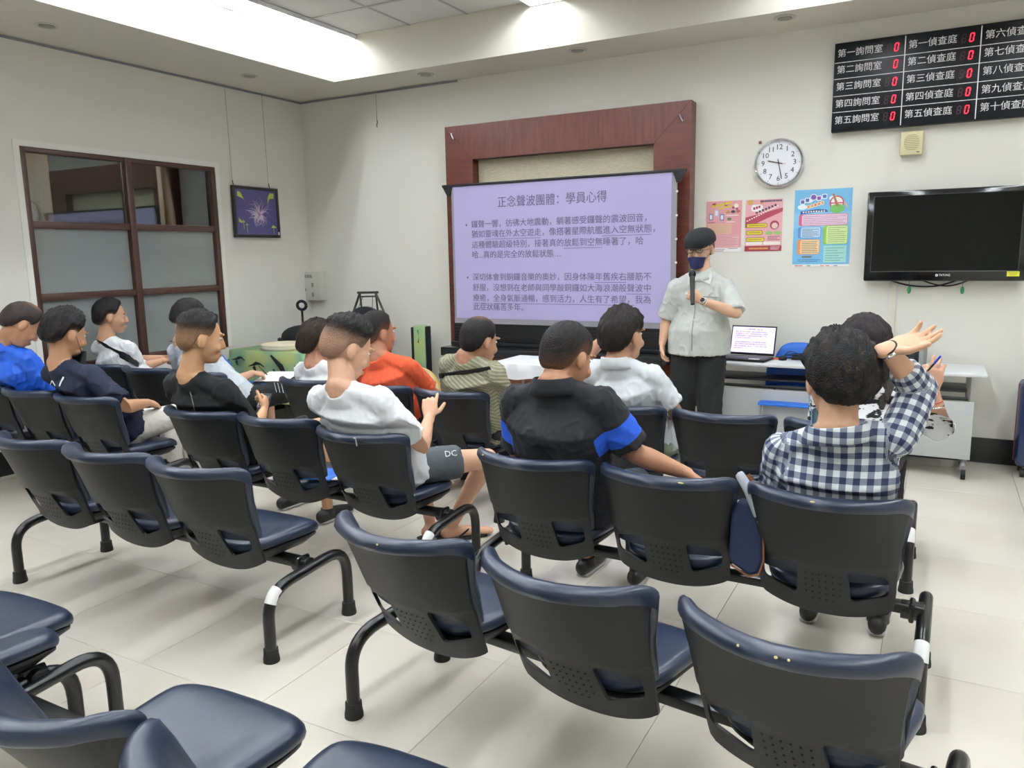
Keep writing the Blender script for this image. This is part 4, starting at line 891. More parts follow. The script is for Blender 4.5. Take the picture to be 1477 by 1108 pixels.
def cloth_coords(me, segs):     # pattern coordinates that follow sleeves: (around, depth, along)
    at = me.attributes.new('cloth', 'FLOAT_VECTOR', 'POINT')
    for v in me.vertices:
        best = None
        for a, c, r, kind in segs:
            ab = c-a; t = max(0, min(1, (v.co-a).dot(ab)/ab.length_squared)); p = a+ab*t; d = (v.co-p).length-r
            if best is None or d < best[0]: best = (d, a, ab, t, kind)
        d, a, ab, t, kind = best
        if kind == 'torso': at.data[v.index].vector = v.co
        else:
            ax = ab.normalized(); ref = Vector((0, 0, 1)) if abs(ax.z) < .8 else Vector((0, 1, 0)); u = (ref-ax*ref.dot(ax)).normalized(); w_ = ax.cross(u); rel = v.co-a
            at.data[v.index].vector = (math.atan2(rel.dot(w_), rel.dot(u))*.062, 0, rel.dot(ax))
def join(meshes, name, m):
    bm = bmesh.new()
    for me in meshes: bm.from_mesh(me)
    for f in bm.faces: f.smooth = True
    out = bpy.data.meshes.new(name); bm.to_mesh(out); bm.free()
    for me in meshes: bpy.data.meshes.remove(me)
    out.materials.append(m); return out
def frame(f, up=Vector((0, 0, 1))):
    f = f.normalized(); r = f.cross(up).normalized(); u = r.cross(f).normalized(); return r, f, u
def head_prims(b, H, M, sc_=1.0, nose=True):
    def T(p): return H+M @ (Vector(p)*sc_)
    def E(c, r): b.ell(T(c), [x*sc_ for x in r], M, 24, 14)
    E((0, -.012, .03), (.076, .094, .088)); E((0, .022, -.015), (.066, .070, .088)); E((0, .040, -.072), (.047, .046, .036)); E((0, .058, -.088), (.024, .024, .018))
    for s in (-1, 1):
        E((s*.077, -.008, -.006), (.010, .020, .031)); E((s*.036, .068, -.03), (.024, .016, .022)); E((s*.030, .086, .032), (.026, .008, .007))
    b.tube([T((0, .086, .018)), T((0, .096, -.008)), T((0, .100, -.026))], [.007*sc_, .009*sc_, .012*sc_], 10, (False, False)); E((0, .089, -.031), (.018, .011, .008)); E((0, .086, -.060), (.024, .012, .006)); E((0, .084, -.069), (.020, .012, .006))
def hand_prims(b, W, d, n, th, curl=25, spread=1.0, curls=None, thc=30, s=1.0):
    # W wrist, d towards the fingers, n palm normal (fingers curl towards it), th thumb side
    d = d.normalized(); th = (th-d*th.dot(d)).normalized(); n = (n-d*n.dot(d)-th*n.dot(th)); n = n.normalized() if n.length > 1e-3 else d.cross(th)
    def p(a, c, e): return W+(d*a+th*c+n*e)*s
    b.tube([p(-.02, 0, 0), p(.01, 0, 0), p(.045, 0, .002), p(.082, 0, .002)], [(.026*s, .019*s), (.030*s, .018*s), (.040*s, .016*s), (.039*s, .012*s)], 16, (False, False), side=th, sup=2.4)
    tips = []
    for k, (o, ln) in enumerate(((.030, .072), (.010, .080), (-.010, .074), (-.029, .058))):
        c = math.radians((curls or [curl]*4)[k]); q = p(.078-abs(o)*.15, o, .002); dd = (d+th*o*3.2*spread).normalized(); pts = [q]; a = c*.7
        for f, l in enumerate((.44, .32, .24)):
            di = dd*math.cos(a)+n*math.sin(a); q = q+di*ln*l*s; pts.append(q); a += c*(1.0, .8, 0)[f]
        b.tube(pts, [.0092*s, .0088*s, .0082*s, .0070*s], 10, (False, False)); tips.append(q)
    t0 = p(.022, .024, .004); a = math.radians(thc); pts = [t0]
    v1 = (th*math.cos(a)+d*math.sin(a)+n*.35).normalized(); v2 = (th*math.cos(a+.5)+d*math.sin(a+.5)+n*.45).normalized()
    pts += [t0+v1*.034*s, t0+v1*.034*s+v2*.030*s, t0+v1*.034*s+v2*.054*s]
    b.tube(pts, [.0145*s, .0118*s, .0105*s, .0085*s], 10, (False, False)); return tips
def hair_mesh(H, M, style, col, skin, seed, sc_=1.0):
    V = []; C = []; AZ = 72; EL = 22
    def emin(az):      # azimuth from the face, degrees
        a = abs(az); P = {'short': [(0, 42), (38, 36), (55, 15), (68, -4), (80, 2), (98, -2), (112, -38), (140, -62), (180, -68)], 'long': [(0, 44), (40, 38), (58, 0), (70, -40), (90, -62), (140, -70), (180, -72)]}['long' if style == 'long' else 'short']
        for (a0, e0), (a1, e1) in zip(P, P[1:]):
            if a <= a1: return e0+(e1-e0)*(a-a0)/(a1-a0)
        return P[-1][1]
    hc, sk = Vector(lin(col)[:3])*.55, Vector(lin(skin)[:3]); rn = random.Random(seed)
    for i in range(EL+1):
        for k in range(AZ):
            az = -180+360*k/AZ; e0 = emin(az)+rn.uniform(-1.5, 1.5); t = i/EL; el = 90+(e0-90)*t; e = math.radians(el); a = math.radians(az)
            ch = math.cos(e); chh = ch if el > 0 else ch**.45
            thick = {'short': .014, 'fade': .016 if el > 20 else .004, 'thin': .008, 'long': .018, 'buzz': .007, 'full': .024, 'top': .018 if el > 25 else .005}[style]
            thick *= min(1, (1-t)*5+.0)*1.0+.0
            nn = noise.noise(Vector((math.sin(a)*9+seed, math.cos(a)*9, el*.035)))*.35+noise.noise(Vector((math.sin(a)*22, math.cos(a)*22+seed, el*.10)))*.3
            if style in ('top', 'fade', 'full') and el > 30: nn += noise.noise(Vector((az*.12, el*.12, seed)))*.55
            r = 1+0*t; x = (.078+thick*(1+nn))*chh*math.sin(a); y = (.097+thick*(1+nn)*1.0)*chh*math.cos(a); z = (.094+thick*(1.15+nn))*math.sin(e)
            if style == 'long' and el < 0: x *= 1.06; z *= 1.9; 
            V.append(H+M @ (Vector((x, y-.011, z+.027))*sc_*(1 if t < .97 else .97)))
            if style in ('fade', 'top'): f = min(1, max(0, (el+8)/34)); f = .48+.52*f if style == 'fade' else .40+.60*f
            elif style == 'thin': f = .55+.45*min(1, max(0, (75-el)/25)); 
            elif style == 'buzz': f = 1-.45*max(0, t-.7)/.3
            else: f = 1-.55*max(0, t-.9)/.1
            f = max(0, min(1, f+.10*noise.noise(Vector((az*.3, el*.3, 1))))) ; c = sk*(1-f)*.8+hc*f; C.append((c.x, c.y, c.z, 1))
    F = []
    for i in range(EL):
        for k in range(AZ): F.append((i*AZ+k, i*AZ+(k+1) % AZ, (i+1)*AZ+(k+1) % AZ, (i+1)*AZ+k))
    me = bpy.data.meshes.new('hair'); me.from_pydata([tuple(v) for v in V], [], F)
    bm = bmesh.new(); bm.from_mesh(me); bmesh.ops.remove_doubles(bm, verts=bm.verts[:AZ], dist=.002); 
    for f in bm.faces: f.smooth = True
    bm.to_mesh(me); bm.free(); me = me
    ca = me.color_attributes.new('Col', 'FLOAT_COLOR', 'POINT'); n0 = len(me.vertices)
    off = len(V)-n0
    for i in range(n0): ca.data[i].color = C[min(i+off, len(C)-1)]
    m = attr_mat('hair_fibres', .58, bump=.6, bscale=190); m.node_tree.nodes['Principled BSDF'].inputs['Specular IOR Level'].default_value = .22
    me.materials.append(m); return me
def limb_radii(b, S, E_, W, fat=1.0):
    b.tube([S, S.lerp(E_, .35), E_], [.050*fat, .047*fat, .038*fat], 14, (False, False)); b.tube([E_, E_.lerp(W, .3), W], [(.039*fat, .039*fat), (.041*fat, .039*fat), (.027, .023)], 14, (False, False))
SKIN = {}
def skin_mat(c): return mat('skin_'+c, c, .5, bump=.05, bscale=180, spec=.4)
def person(key, label, cx, T, skin='b98767', hair='short', hcol='141416', shirt=None, trous=None, look=(0, 1, 0), hands=None, group=None, build=1.0, shoes='1a1a1c', **o):
    J = PJ[key]; g = lambda k, d=None: V3(J[k]) if k in J and k not in o.get('drop', ()) else d
    H = g('H'); N = g('N'); N = N+(H-N).normalized()*.022; H = H-Vector((0, 0, 0 if o.get('stand') else .014)); yaw = o.get('yaw', 0); fw = Vector((math.sin(yaw), math.cos(yaw), 0)); rt = Vector((fw.y, -fw.x, 0))
    stand = o.get('stand', False)
    Pv = o.get('pelvis') or Vector((cx, T+.30, .53))
    tup = (N-Pv).normalized()
    SL, SR = g('SL'), g('SR'); wd = .150*build+.012
    lat = (SR-SL).normalized() if SL and SR else rt; lat = (lat*.5+rt*.5).normalized()
    mid = N-tup*.078+fw*.012
    mid = mid-tup*o.get('drop_sh', 0)
    if o.get('sh'): SL, SR = [V3(x) for x in o['sh']]
    else: SL, SR = mid-lat*wd, mid+lat*wd
    if 'SRz' in o: SR = SR+Vector(o['SRz'])
    t = link('person', None, None, (Pv.x, Pv.y, 0), (0, 0, 0), label, 'person', group); off = -t.location
    skm = skin_mat(skin)
    # arms
    def arm(S, side, eKey, wKey):
        E_ = g(eKey); W = g(wKey); s = 1 if side > 0 else -1
        q_ = lambda p: Vector((0, 0, 1.58))+(V3(p)-Vector((0, 0, 1.58)))*o.get('sc', 1)
        if o.get(eKey): E_ = q_(o[eKey])
        if o.get(wKey): W = q_(o[wKey])
        if E_ is None: E_ = S+Vector((0, 0, -.24))+fw*.10+lat*s*.05
        if W is None: W = E_+fw*.20-lat*s*.12+Vector((0, 0, -.02))
        d = E_-S; E_ = S+d.normalized()*max(.24, min(.30, d.length)) if not o.get('freearm') else E_
        d = W-E_; W = E_+d.normalized()*max(.22, min(.26, d.length)) if not o.get('freearm') else W
        return E_, W
    EL, WL = arm(SL, -1, 'EL', 'WL'); ER, WR = arm(SR, 1, 'ER', 'WR')
    # legs
    def leg(s):
        hip = Pv+rt*s*.085; k = 'KR' if s > 0 else 'KL'; a = 'AR' if s > 0 else 'AL'
        K = V3(o[k]) if o.get(k) else hip+fw*.42+rt*s*.05+Vector((0, 0, -.02)); A = V3(o[a]) if o.get(a) else Vector((K.x, K.y, .085))+fw*.03
        toe = V3(o['T'+k[1]]) if o.get('T'+k[1]) else A+fw*.16+Vector((0, 0, -.055)); return hip, K, A, toe
    legs = [leg(-1), leg(1)]
    # body: one continuous skin (torso, arms, legs) with finer head and hands welded on
    b = B(); w1 = Pv.lerp(N, .35)+fw*(.0-.02); w2 = Pv.lerp(N, .7)-fw*.025
    b.tube([Pv-tup*.04, w1, w2, mid+tup*.0, N-tup*.035], [(.15*build, .10*build), (.135*build, .095*build), (.145*build, .10*build), (.11*build, .065), (.05, .05)], 20, (False, False), side=lat)
    b.tube([SL, mid, SR], [.045, .05, .045], 12, (False, False)); limb_radii(b, SL, EL, WL, build**.5); limb_radii(b, SR, ER, WR, build**.5)
    for hip, K, A, toe in legs:
        b.tube([hip, hip.lerp(K, .5), K], [.078, .068, .052], 14, (False, False)); b.tube([K, K.lerp(A, .3), A], [.052, .052, .033], 14, (False, False))
        hl = A-(toe-A).normalized()*.035; hl.z = max(.04, A.z-.045); b.tube([hl, A.lerp(toe, .4)-Vector((0, 0, .02)), toe], [(.032, .036), (.036, .034), (.042, .018)], 12, (False, False), side=(toe-A).cross(Vector((0, 0, 1))))
    r_, f_, u_ = frame(Vector(look)); rl = o.get('roll', 0)
    if rl: u_ = (u_*math.cos(rl)+r_*math.sin(rl)).normalized(); r_ = f_.cross(u_).normalized()
    M = Matrix((r_, f_, u_)).transposed(); hs = o.get('hs', 1.16)
    hb_ = B(); head_prims(hb_, H, M, hs); hb_.tube([H+M @ Vector((0, -.018, -.045)), H.lerp(N, .6)-M @ Vector((0, .010, 0)), N-tup*.01], [.060, .060, .068], 16, (False, False))
    for S in (SL, SR): hb_.tube([N+tup*.030+(S-N)*.06, N.lerp(S, .5)-tup*.004], [.046, .040], 14, (False, False))
    items = [(b, .0105, 4), (hb_, .0055, 3)]
    hn = hands or {}; 
    for key_, E_, W, s in (('L', EL, WL, -1), ('R', ER, WR, 1)):
        q = B(); hd = hn.get(key_, {}); d = Vector(hd.get('d', (W-E_).normalized()*1+Vector((0, 0, -.15)))); n = Vector(hd.get('n', (-lat*s*.6+Vector((0, 0, -.8))))); th = Vector(hd.get('th', -lat*s+Vector((0, 0, .5))))
        hand_prims(q, W, d, n, th, hd.get('curl', 28), hd.get('spread', 1), hd.get('curls'), hd.get('thc', 35), hd.get('s', 1.0)); q.tube([E_.lerp(W, .55), W], [(.036, .034), (.026, .021)], 14, (False, False)); items.append((q, .0042, 2))
    # shirt
    sh = B(); fat = build; sp = o.get('sleeve', .62)
    shw = (Pv.lerp(N, .14))
    hem = Pv-tup*.04 if not stand else Pv-Vector((0, 0, .10)); hf = fat*(1.14 if stand else 1)
    sh.tube([hem, shw, Pv.lerp(N, .4)-fw*.035, Pv.lerp(N, .72)-fw*.035, mid-fw*.005+tup*.005, N-tup*.022, N+tup*.008], [(.178*hf, .135*hf), (.175*hf, .135*hf), (.168*fat, .128*fat), (.178*fat, .122*fat), (.132*fat, .088), (.088, .080), (.071, .071)], 24, (True, True), side=lat)
    sh.tube([SL, mid+tup*.004, SR], [.061, .064, .061], 16, (False, False))
    for S in (SL, SR): sh.tube([N+tup*.006+(S-N)*.10, N.lerp(S, .55)+tup*.004, S], [.052, .050, .054], 14, (False, False))
    segs = [(Pv, N, .13, 'torso')]
    for S, E_, W in ((SL, EL, WL), (SR, ER, WR)):
        inn = S+(mid-S)*.35-tup*.07; sh.ell(inn, (.07, .07, .09))
        if sp <= 1: e = S.lerp(E_, sp); sh.tube([S, S.lerp(e, .5), e], [.062*fat**.5, .063*fat**.5, .066*fat**.5], 16, (False, True)); segs.append((S, e, .05, 'arm'))
        else:
            e = E_.lerp(W, sp-1); sh.tube([S, S.lerp(E_, .5), E_], [.062, .060, .056], 16, (False, False)); sh.tube([E_, e], [.056, .047], 16, (False, True)); segs += [(S, E_, .05, 'arm'), (E_, e, .045, 'arm')]
    items.append((sh, .0085, 3))
    # trousers
    tr = B(); tf = o.get('leglen', 1.0); bg = o.get('baggy', 1.0); tr.tube([Pv-tup*.03, Pv+tup*.07], [(.158*fat, .118*fat), (.15*fat, .11*fat)], 18, (False, False), side=lat)
    for (hip, K, A, toe), s in zip(legs, (-1, 1)):
        if tf < 1: e = hip.lerp(K, tf); tr.tube([hip-(K-hip)*.12, hip.lerp(e, .5), e], [.096, .092, .088], 16, (False, True))
        else: tr.tube([hip-(K-hip)*.12, hip.lerp(K, .5), K], [.096*bg**.3, .086*bg, .070*bg], 16, (False, False)); e = K.lerp(A, .93 if tf == 1 else tf-1); tr.tube([K, K.lerp(A, .4), e], [.070*bg, .066*bg, .058*bg], 16, (False, True))
    items.append((tr, .0105, 3))
    res = flush_remesh(items)
    body = join([res[0], res[1], res[2], res[3]], 'body', skm)
    bo = link('body', body, t, off)
    shm, trm = res[4], res[5]; sd = sum(ord(c) for c in key)
    wrinkle(shm, o.get('wr', .0095), 9, sd, (1.3, 1.3, .75), N=N); wrinkle(trm, .005, 10, sd+3)
    if not stand:      # the back and seat of the sitter rest on the upholstery
        for me, ex in ((body, .012), (shm, 0), (trm, .004)):
            for v in me.vertices:
                x, y, z = v.co
                if abs(x-cx) < .40 and .40 < z < .9 and y > T-.3:
                    lim = T+back_y(min(.25, abs(x-cx)), min(z, .79))+.062+ex-max(0, z-.80)*1.6
                    if y < lim: v.co.y = lim+(y-lim)*.06
    for me, m in ((shm, shirt), (trm, trous)):
        me.name = 'cloth'; me.materials.clear(); me.materials.append(m)
        for p in me.polygons: p.use_smooth = True
    if o.get('pattern'): cloth_coords(shm, segs)
    link('shirt', shm, t, off); link('shorts' if tf < 1 else 'trousers', trm, t, off)
    if hair: link('hair', hair_mesh(H, M, hair, hcol, skin, sd, hs), t, off)
    if o.get('collar'):
        V = []; F = []; n = 28; prof = [(.062, .030), (.066, .034), (.071, .030), (.086, -.004), (.094, -.022), (.090, -.024), (.080, -.010), (.068, .012)]
        for k in range(n):
            a = 2*PI*k/n+PI/2; op = max(0, math.cos(2*PI*k/n)); 
            for r, h in prof: V.append(N+tup*(h*1.25+.004-.035*op**2)+lat*math.cos(a)*r*1.02*o['collar']+fw*math.sin(a)*r*.98*o['collar'])
        m_ = len(prof)
        for k in range(n):
            for q in range(m_): F.append((k*m_+q, ((k+1) % n)*m_+q, ((k+1) % n)*m_+(q+1) % m_, k*m_+(q+1) % m_))
        cm = B().face(V, F).mesh('collar', shirt, True, 80)
        if o.get('pattern'):
            at = cm.attributes.new('cloth', 'FLOAT_VECTOR', 'POINT')
            for v in cm.vertices: at.data[v.index].vector = v.co if key != 'P10' else (0, 0, 0)
        link('collar', cm, t, off)
    # eyes
    for s in (-1, 1):
        e = B().ell(H+M @ Vector((s*.031*hs, .0765*hs, .013*hs)), (.012, .009, .0065), M, 12, 8); eo = e.obj('eye', mat('eye_white', 'dcd8d2', .3), t, off); B().ell(H+M @ Vector((s*.031*hs, .0835*hs, .012*hs)), (.0055, .0028, .0050), M, 10, 6).obj('iris', mat('iris_dark', '1d1410', .2), eo)
        if o.get('brows', True): B().tube([H+M @ (Vector((s*.014, .089, .034))*hs), H+M @ (Vector((s*.030, .089, .038))*hs), H+M @ (Vector((s*.046, .080, .033))*hs)], [.0025, .0032, .002], 6, (False, False)).obj('eyebrow', mat('brow_dark', '1a1614', .7), t, off)
    B().ell(H+M @ Vector((0, .0895*hs, -.064*hs)), (.020, .006, .006), M, 12, 8).obj('lips', mat('lips_'+skin, '9a5a50', .5), t, off)
    # shoes
    if shoes:
        for hip, K, A, toe in legs:
            q = B(); dr = (toe-A); dr.z = 0; dr.normalize(); sdv = dr.cross(Vector((0, 0, 1))); base = Vector((A.x, A.y, 0))
            q.tube([base-dr*.055+Vector((0, 0, .045)), base+dr*.03+Vector((0, 0, .045)), base+dr*.12+Vector((0, 0, .036)), base+dr*.19+Vector((0, 0, .030))], [(.036, .040), (.042, .042), (.047, .034), (.036, .024)], 14, (False, False), side=sdv)
            q.tube([base+Vector((0, 0, .04)), base+Vector((0, 0, .085))], [.045, .042], 12)
            so = q.obj('shoe', mat('shoe_'+shoes, shoes, .5), t, off); B().tube([base-dr*.06+Vector((0, 0, .010)), base+dr*.04+Vector((0, 0, .010)), base+dr*.13+Vector((0, 0, .010)), base+dr*.205+Vector((0, 0, .010))], [(.034, .010), (.041, .010), (.048, .010), (.030, .010)], 14, (False, False), side=sdv).obj('sole', mat('sole_white', 'c9c9c6', .6), so, (0, 0, 0))
    t['_j'] = 0; del t['_j']
    return dict(t=t, off=off, H=H, hs=hs, M=M, N=N, tup=tup, fw=fw, rt=rt, lat=lat, mid=mid, P=Pv, EL=EL, WL=WL, ER=ER, WR=WR, SL=SL, SR=SR, legs=legs)
CL = lambda n, c, r=.9, b=.35: mat(n, c, r, bump=b, bscale=26)
M_jeans = CL('dark_denim', '1d222c'); M_blackcl = CL('black_cotton', '0f1012'); M_whitecl = CL('white_cotton', 'e9ebee'); M_greycl = CL('grey_cotton', '4b5156'); M_navycl = CL('navy_cotton', '141b33')
def strap(p, pts, w_=.022, m=None, lab=None, nm='bag_strap'):
    return B().tube(pts, [(w_, .005)]*len(pts), 8, (True, True), side=p['tup'])

def polo_mat():
    m = CL('black_polo', '1c1d22'); n = NT(m); at = n.add('ShaderNodeAttribute', attribute_name='cloth'); sp = n.add('ShaderNodeSeparateXYZ'); n.nt.links.new(at.outputs['Vector'], sp.inputs[0])
    f = n.math('MULTIPLY', n.math('MULTIPLY', n.math('GREATER_THAN', sp.outputs[2], .085), n.math('LESS_THAN', sp.outputs[2], .170)), n.math('LESS_THAN', sp.outputs[1], .02))
    n.nt.links.new(n.mix(f, lin('1c1d22'), lin('2257c8')), n.b.inputs['Base Color']); return m
p1 = person('P1', 'person in a bright blue jacket with bowed grey head at left edge', -5.06, 2.84, 'b98a6c', 'thin', '3a3230', CL('bright_blue_jacket', '1d5fd8', .5), M_jeans, (.25, .85, -.75), sleeve=1.85, collar=1, pelvis=Vector((-5.20, 3.10, .53)))
p2 = person('P2', 'person in a navy tee and white trousers with black mask under the chin', -4.51, 2.84, 'b78a6a', 'full', '17171b', M_navycl, CL('off_white_twill', 'd6d3cc'), (.12, .95, -.3), sleeve=.85, build=1.08, ER=(-4.26, 2.93, .72), WR=(-4.35, 3.15, .70), KR=(-4.30, 3.38, .60), AR=(-4.28, 3.45, .09), pelvis=Vector((-4.55, 3.11, .53)))
p3 = person('P3', 'person in a white tee with a black crossbody strap, hands clasped', -5.75, 3.82, 'c4977a', 'short', '18181c', M_whitecl, M_jeans, (.55, .8, -.08), sleeve=.7, build=1.05, ER=(-5.46, 3.90, .76), WR=(-5.42, 4.10, .80), EL=(-5.66, 4.0, .80), WL=(-5.48, 4.14, .81), freearm=1, sc=1.036, pelvis=Vector((-5.70, 4.14, .53)), hands=dict(R=dict(d=(-.2, .9, .1), curl=60, n=(-.6, .2, -.6)), L=dict(d=(.6, .5, -.1), curl=60)))
p4 = person('P4', 'person in a pale grey tee and black shorts writing on paper', -4.64, 3.82, 'c89c80', 'short', '1c1a1c', CL('pale_grey_cotton', 'c9ced3'), M_blackcl, (.45, .85, -.45), sleeve=.75, ER=(-4.52, 3.98, .70), WR=(-4.52, 4.18, .735), freearm=1, leglen=.8, sc=1.036, pelvis=Vector((-4.66, 4.14, .53)), KR=(-4.26, 4.36, .60), AR=(-4.2, 4.4, .09), hands=dict(R=dict(d=(.25, .7, -.15), curls=[45, 55, 60, 60], n=(-.3, 0, -1), th=(-.7, .2, .3))))
p5 = person('P5', 'person in a black sports tee with short faded hair, holding a phone', -3.47, 2.82, 'c39670', 'fade', '16161a', M_blackcl, M_blackcl, (.5, .82, -.15), sleeve=.9, build=1.12, ER=(-3.20, 2.93, .66), WR=(-3.33, 3.14, .735), freearm=1, leglen=.85, pelvis=Vector((-3.46, 3.09, .53)), KR=(-3.18, 3.42, .60), hands=dict(R=dict(d=(-.3, .5, .4), curl=60, n=(-.8, 0, -.3), th=(-.2, .3, .9))))
p6 = person('P6', 'person in a white tee with cropped brown hair behind a front row seat', -3.615, 3.86, 'c6937a', 'full', '2c2018', M_whitecl, M_jeans, (.5, .85, -.1), sc=1.036, pelvis=Vector((-3.60, 4.14, .50)))
p7 = person('P7', 'person in a white tee and grey shorts with undercut hair and flip flops', -2.36, 2.82, 'cda084', 'top', '121216', M_whitecl, M_greycl, (.45, .85, -.45), sleeve=.8, hs=1.22, build=1.12, ER=(-2.09, 2.92, .70), WR=(-2.17, 3.11, .80), freearm=1, leglen=.62, shoes=None, pelvis=Vector((-2.37, 3.09, .53)), KR=(-2.03, 3.43, .53), AR=(-2.33, 3.52, .085), TR=(-2.17, 3.68, .03), KL=(-2.48, 3.42, .52), AL=(-2.46, 3.50, .085), TL=(-2.42, 3.68, .03), hands=dict(R=dict(d=(-.15, .3, .6), curls=[20, 45, 55, 60], n=(-.9, .2, 0), th=(0, .4, .6))))
p8 = person('P8', 'person in an orange tee with greying hair in the front row', -3.06, 3.86, 'a8745a', 'buzz', '131316', CL('orange_cotton', 'cc5230'), M_blackcl, (.4, .9, -.05), sleeve=.8, build=1.08, sc=1.036, pelvis=Vector((-3.02, 4.14, .53)), ER=(-2.76, 4.02, .72))
p9 = person('P9', 'person in an olive striped tee with thinning hair and black strap', -2.505, 3.86, 'a97c62', 'thin', '18181a', stripe_mat('olive_striped_cotton', '7e7c66', 'a3a288', .024, .35, 2, .55), M_jeans, (.35, .9, -.2), sleeve=.8, build=1.08, pattern=1, sc=1.036, pelvis=Vector((-2.42, 4.14, .53)))
p10 = person('P10', 'broad person in a black polo shirt with bright blue sleeve bands', -1.365, 2.70, 'b07f62', 'buzz', '0d0d10', polo_mat(), M_jeans, (.3, .9, -.35), sleeve=.86, pattern=1, build=1.2, hs=1.16, collar=1.12, ER=(-1.02, 2.86, .80), WR=(-.82, 2.93, .72), pelvis=Vector((-1.33, 2.98, .53)))
p11 = person('P11', 'person in a white dotted shirt with one hand raised behind the head', -1.435, 3.84, 'b98c70', 'full', '1f1a1a', CL('white_dotted_shirt', 'd9dde0', .9, .25), CL('pale_green_cotton', '8d9a86'), (.35, .9, .0), sleeve=.85, build=1.04, collar=1, ER=(-1.15, 3.84, .78), EL=(-1.70, 3.86, .99), WL=(-1.55, 3.90, 1.14), freearm=1, WR=(-1.2, 4.05, .70), sc=1.036, pelvis=Vector((-1.40, 4.13, .53)), hands=dict(L=dict(d=(.5, -.1, .6), curl=35)))
p12 = person('P12', 'person in a navy and white plaid shirt raising an open palm', -.255, 2.69, 'cfa486', 'full', '0e0e10', plaid_mat(), M_jeans, (-.35, .92, -.12), sleeve=1.5, build=1.10, hs=1.20, collar=1.28, pattern=1, wr=.006, ER=(-.035, 2.83, 1.125), WR=(-.128, 2.70, 1.268), freearm=1, SRz=(.0, .0, .03), pelvis=Vector((-.27, 2.96, .53)), hands=dict(R=dict(d=(.80, .38, .26), n=(-.12, -.5, .88), th=(-.2, -.8, -.5), curls=[16, 10, 12, 26], thc=35, spread=1.25, s=1.05)))
p13 = person('P13', 'person with long dark hair in a black and white print tee holding up a pen', -.305, 3.84, 'bd9078', 'long', '2a2326', noise_mat('black_white_print', 'e3e4e6', '17181c', 16, .53, .56, .9, (1, 1, 2.2)), M_blackcl, (-.6, .75, -.1), sleeve=1.0, SRz=(.02, -.02, -.02), ER=(.055, 3.66, .80), WR=(.005, 3.62, 1.0), freearm=1, sc=1.036, pelvis=Vector((-.29, 4.13, .53)), hands=dict(R=dict(d=(.02, .05, 1), n=(.3, .8, 0), th=(-1, .2, .1), curls=[50, 20, 25, 35], thc=55)))
HX, HY = PJ['P14']['H'][0], PJ['P14']['H'][1]
p14 = person('P14', 'standing person in a pale grey zip shirt and black cap speaking into a microphone', 0, 0, 'cba287', 'buzz', '141416', CL('pale_grey_zip_shirt', 'bfc2be', .85), M_blackcl, (-.08, -.95, -.18), yaw=PI-.12, stand=True, hs=1.14, drop_sh=.03, baggy=1.35, pelvis=Vector((HX, HY+.02, .93)), sleeve=.95, build=1.12, collar=1, freearm=1,
    EL=PJ['P14']['ER'], WL=(HX+.085, HY-.27, 1.245), ER=PJ['P14']['EL'], WR=(PJ['P14']['WL'][0], PJ['P14']['WL'][1], .90), drop=('SL', 'SR'),
    KL=(HX+.10, HY-.02, .50), AL=(HX+.11, HY+.02, .085), TL=(HX+.13, HY-.13, .03), KR=(HX-.10, HY-.02, .50), AR=(HX-.11, HY+.02, .085), TR=(HX-.13, HY-.13, .03),
    hands=dict(L=dict(d=(-.55, -.35, .35), n=(.0, .75, .5), th=(.1, -.1, 1), curls=[75, 75, 75, 75], thc=60), R=dict(d=(.02, -.05, -1), n=(1, 0, 0), th=(0, -1, 0), curl=30)), shoes='8f8f8f')

# ------------------------------------------------------------------ what people wear and hold
def pt(p, x, y, z): return p['H']+p['M'] @ (Vector((x, y, z))*p.get('hs', 1.16))
def torus(c, u, v, r, t, ru=None, seg=28): 
    b = B(); ru = ru or r; b.tube([c+u*r*math.cos(2*PI*k/seg)+v*ru*math.sin(2*PI*k/seg) for k in range(seg+1)], t, 8); return b
# speaker: cap, glasses, mask, watch, zip
def cap():
    p = p14; V = []; F = []; n = 32; m = 12
    for i in range(m+1):
        for k in range(n):
            a = 2*PI*k/n; e = PI/2*(1-i/m); c = math.cos(e)**.75; x = .099*c*math.cos(a); y = .116*c*math.sin(a)+.016*c*max(0, math.sin(a)); z = .081*math.sin(e)**.85+.050-.014*math.sin(a)*c; V.append(pt(p, x, y-.004, z))
    for i in range(m):
        for k in range(n): F.append((i*n+k, i*n+(k+1) % n, (i+1)*n+(k+1) % n, (i+1)*n+k))
    F.append(tuple(m*n+k for k in range(n))); me = B().face(V, F).mesh('cap_crown', mat('black_wool', '0b0c0f', .9, bump=.2, bscale=300), True, 60); return me
capo = link('flat_cap', cap(), p14['t'], p14['off']); b = B(); b.tube([pt(p14, .07*math.cos(a), .055+.070*math.sin(a)*1.0, .036-.010*math.sin(a)) for a in [PI*k/12 for k in range(13)]], [(.010, .004)]*13, 8, (False, False), side=p14['M'] @ Vector((0, 1, 0))); b.ell(pt(p14, 0, .088, .034), (.062, .048, .006), p14['M']); b.obj('brim', _mats['black_wool'], capo)
H14 = p14['M']; g = None
for s in (-1, 1):
    fr_ = B(); fr_.tube([pt(p14, s*.031+.022*math.cos(a), .104, .012+.015*math.sin(a)) for a in [2*PI*k/16 for k in range(17)]], .0024, 6)
    if g is None: fr_.tube([pt(p14, -.008, .106, .014), pt(p14, .008, .106, .014)], .0015, 6); 
    fr_.tube([pt(p14, s*.053, .102, .016), pt(p14, s*.074, .06, .012), pt(p14, s*.082, -.005, .010)], .0016, 6)
    g = fr_.obj('glasses', M_darkgrey, p14['t'], p14['off'])
    B().ell(pt(p14, s*.031, .104, .012), (.022, .0008, .015), H14).obj('lens', glass_mat('spectacle_glass', (.95, .95, .95, 1), .02, 'clear'), g)
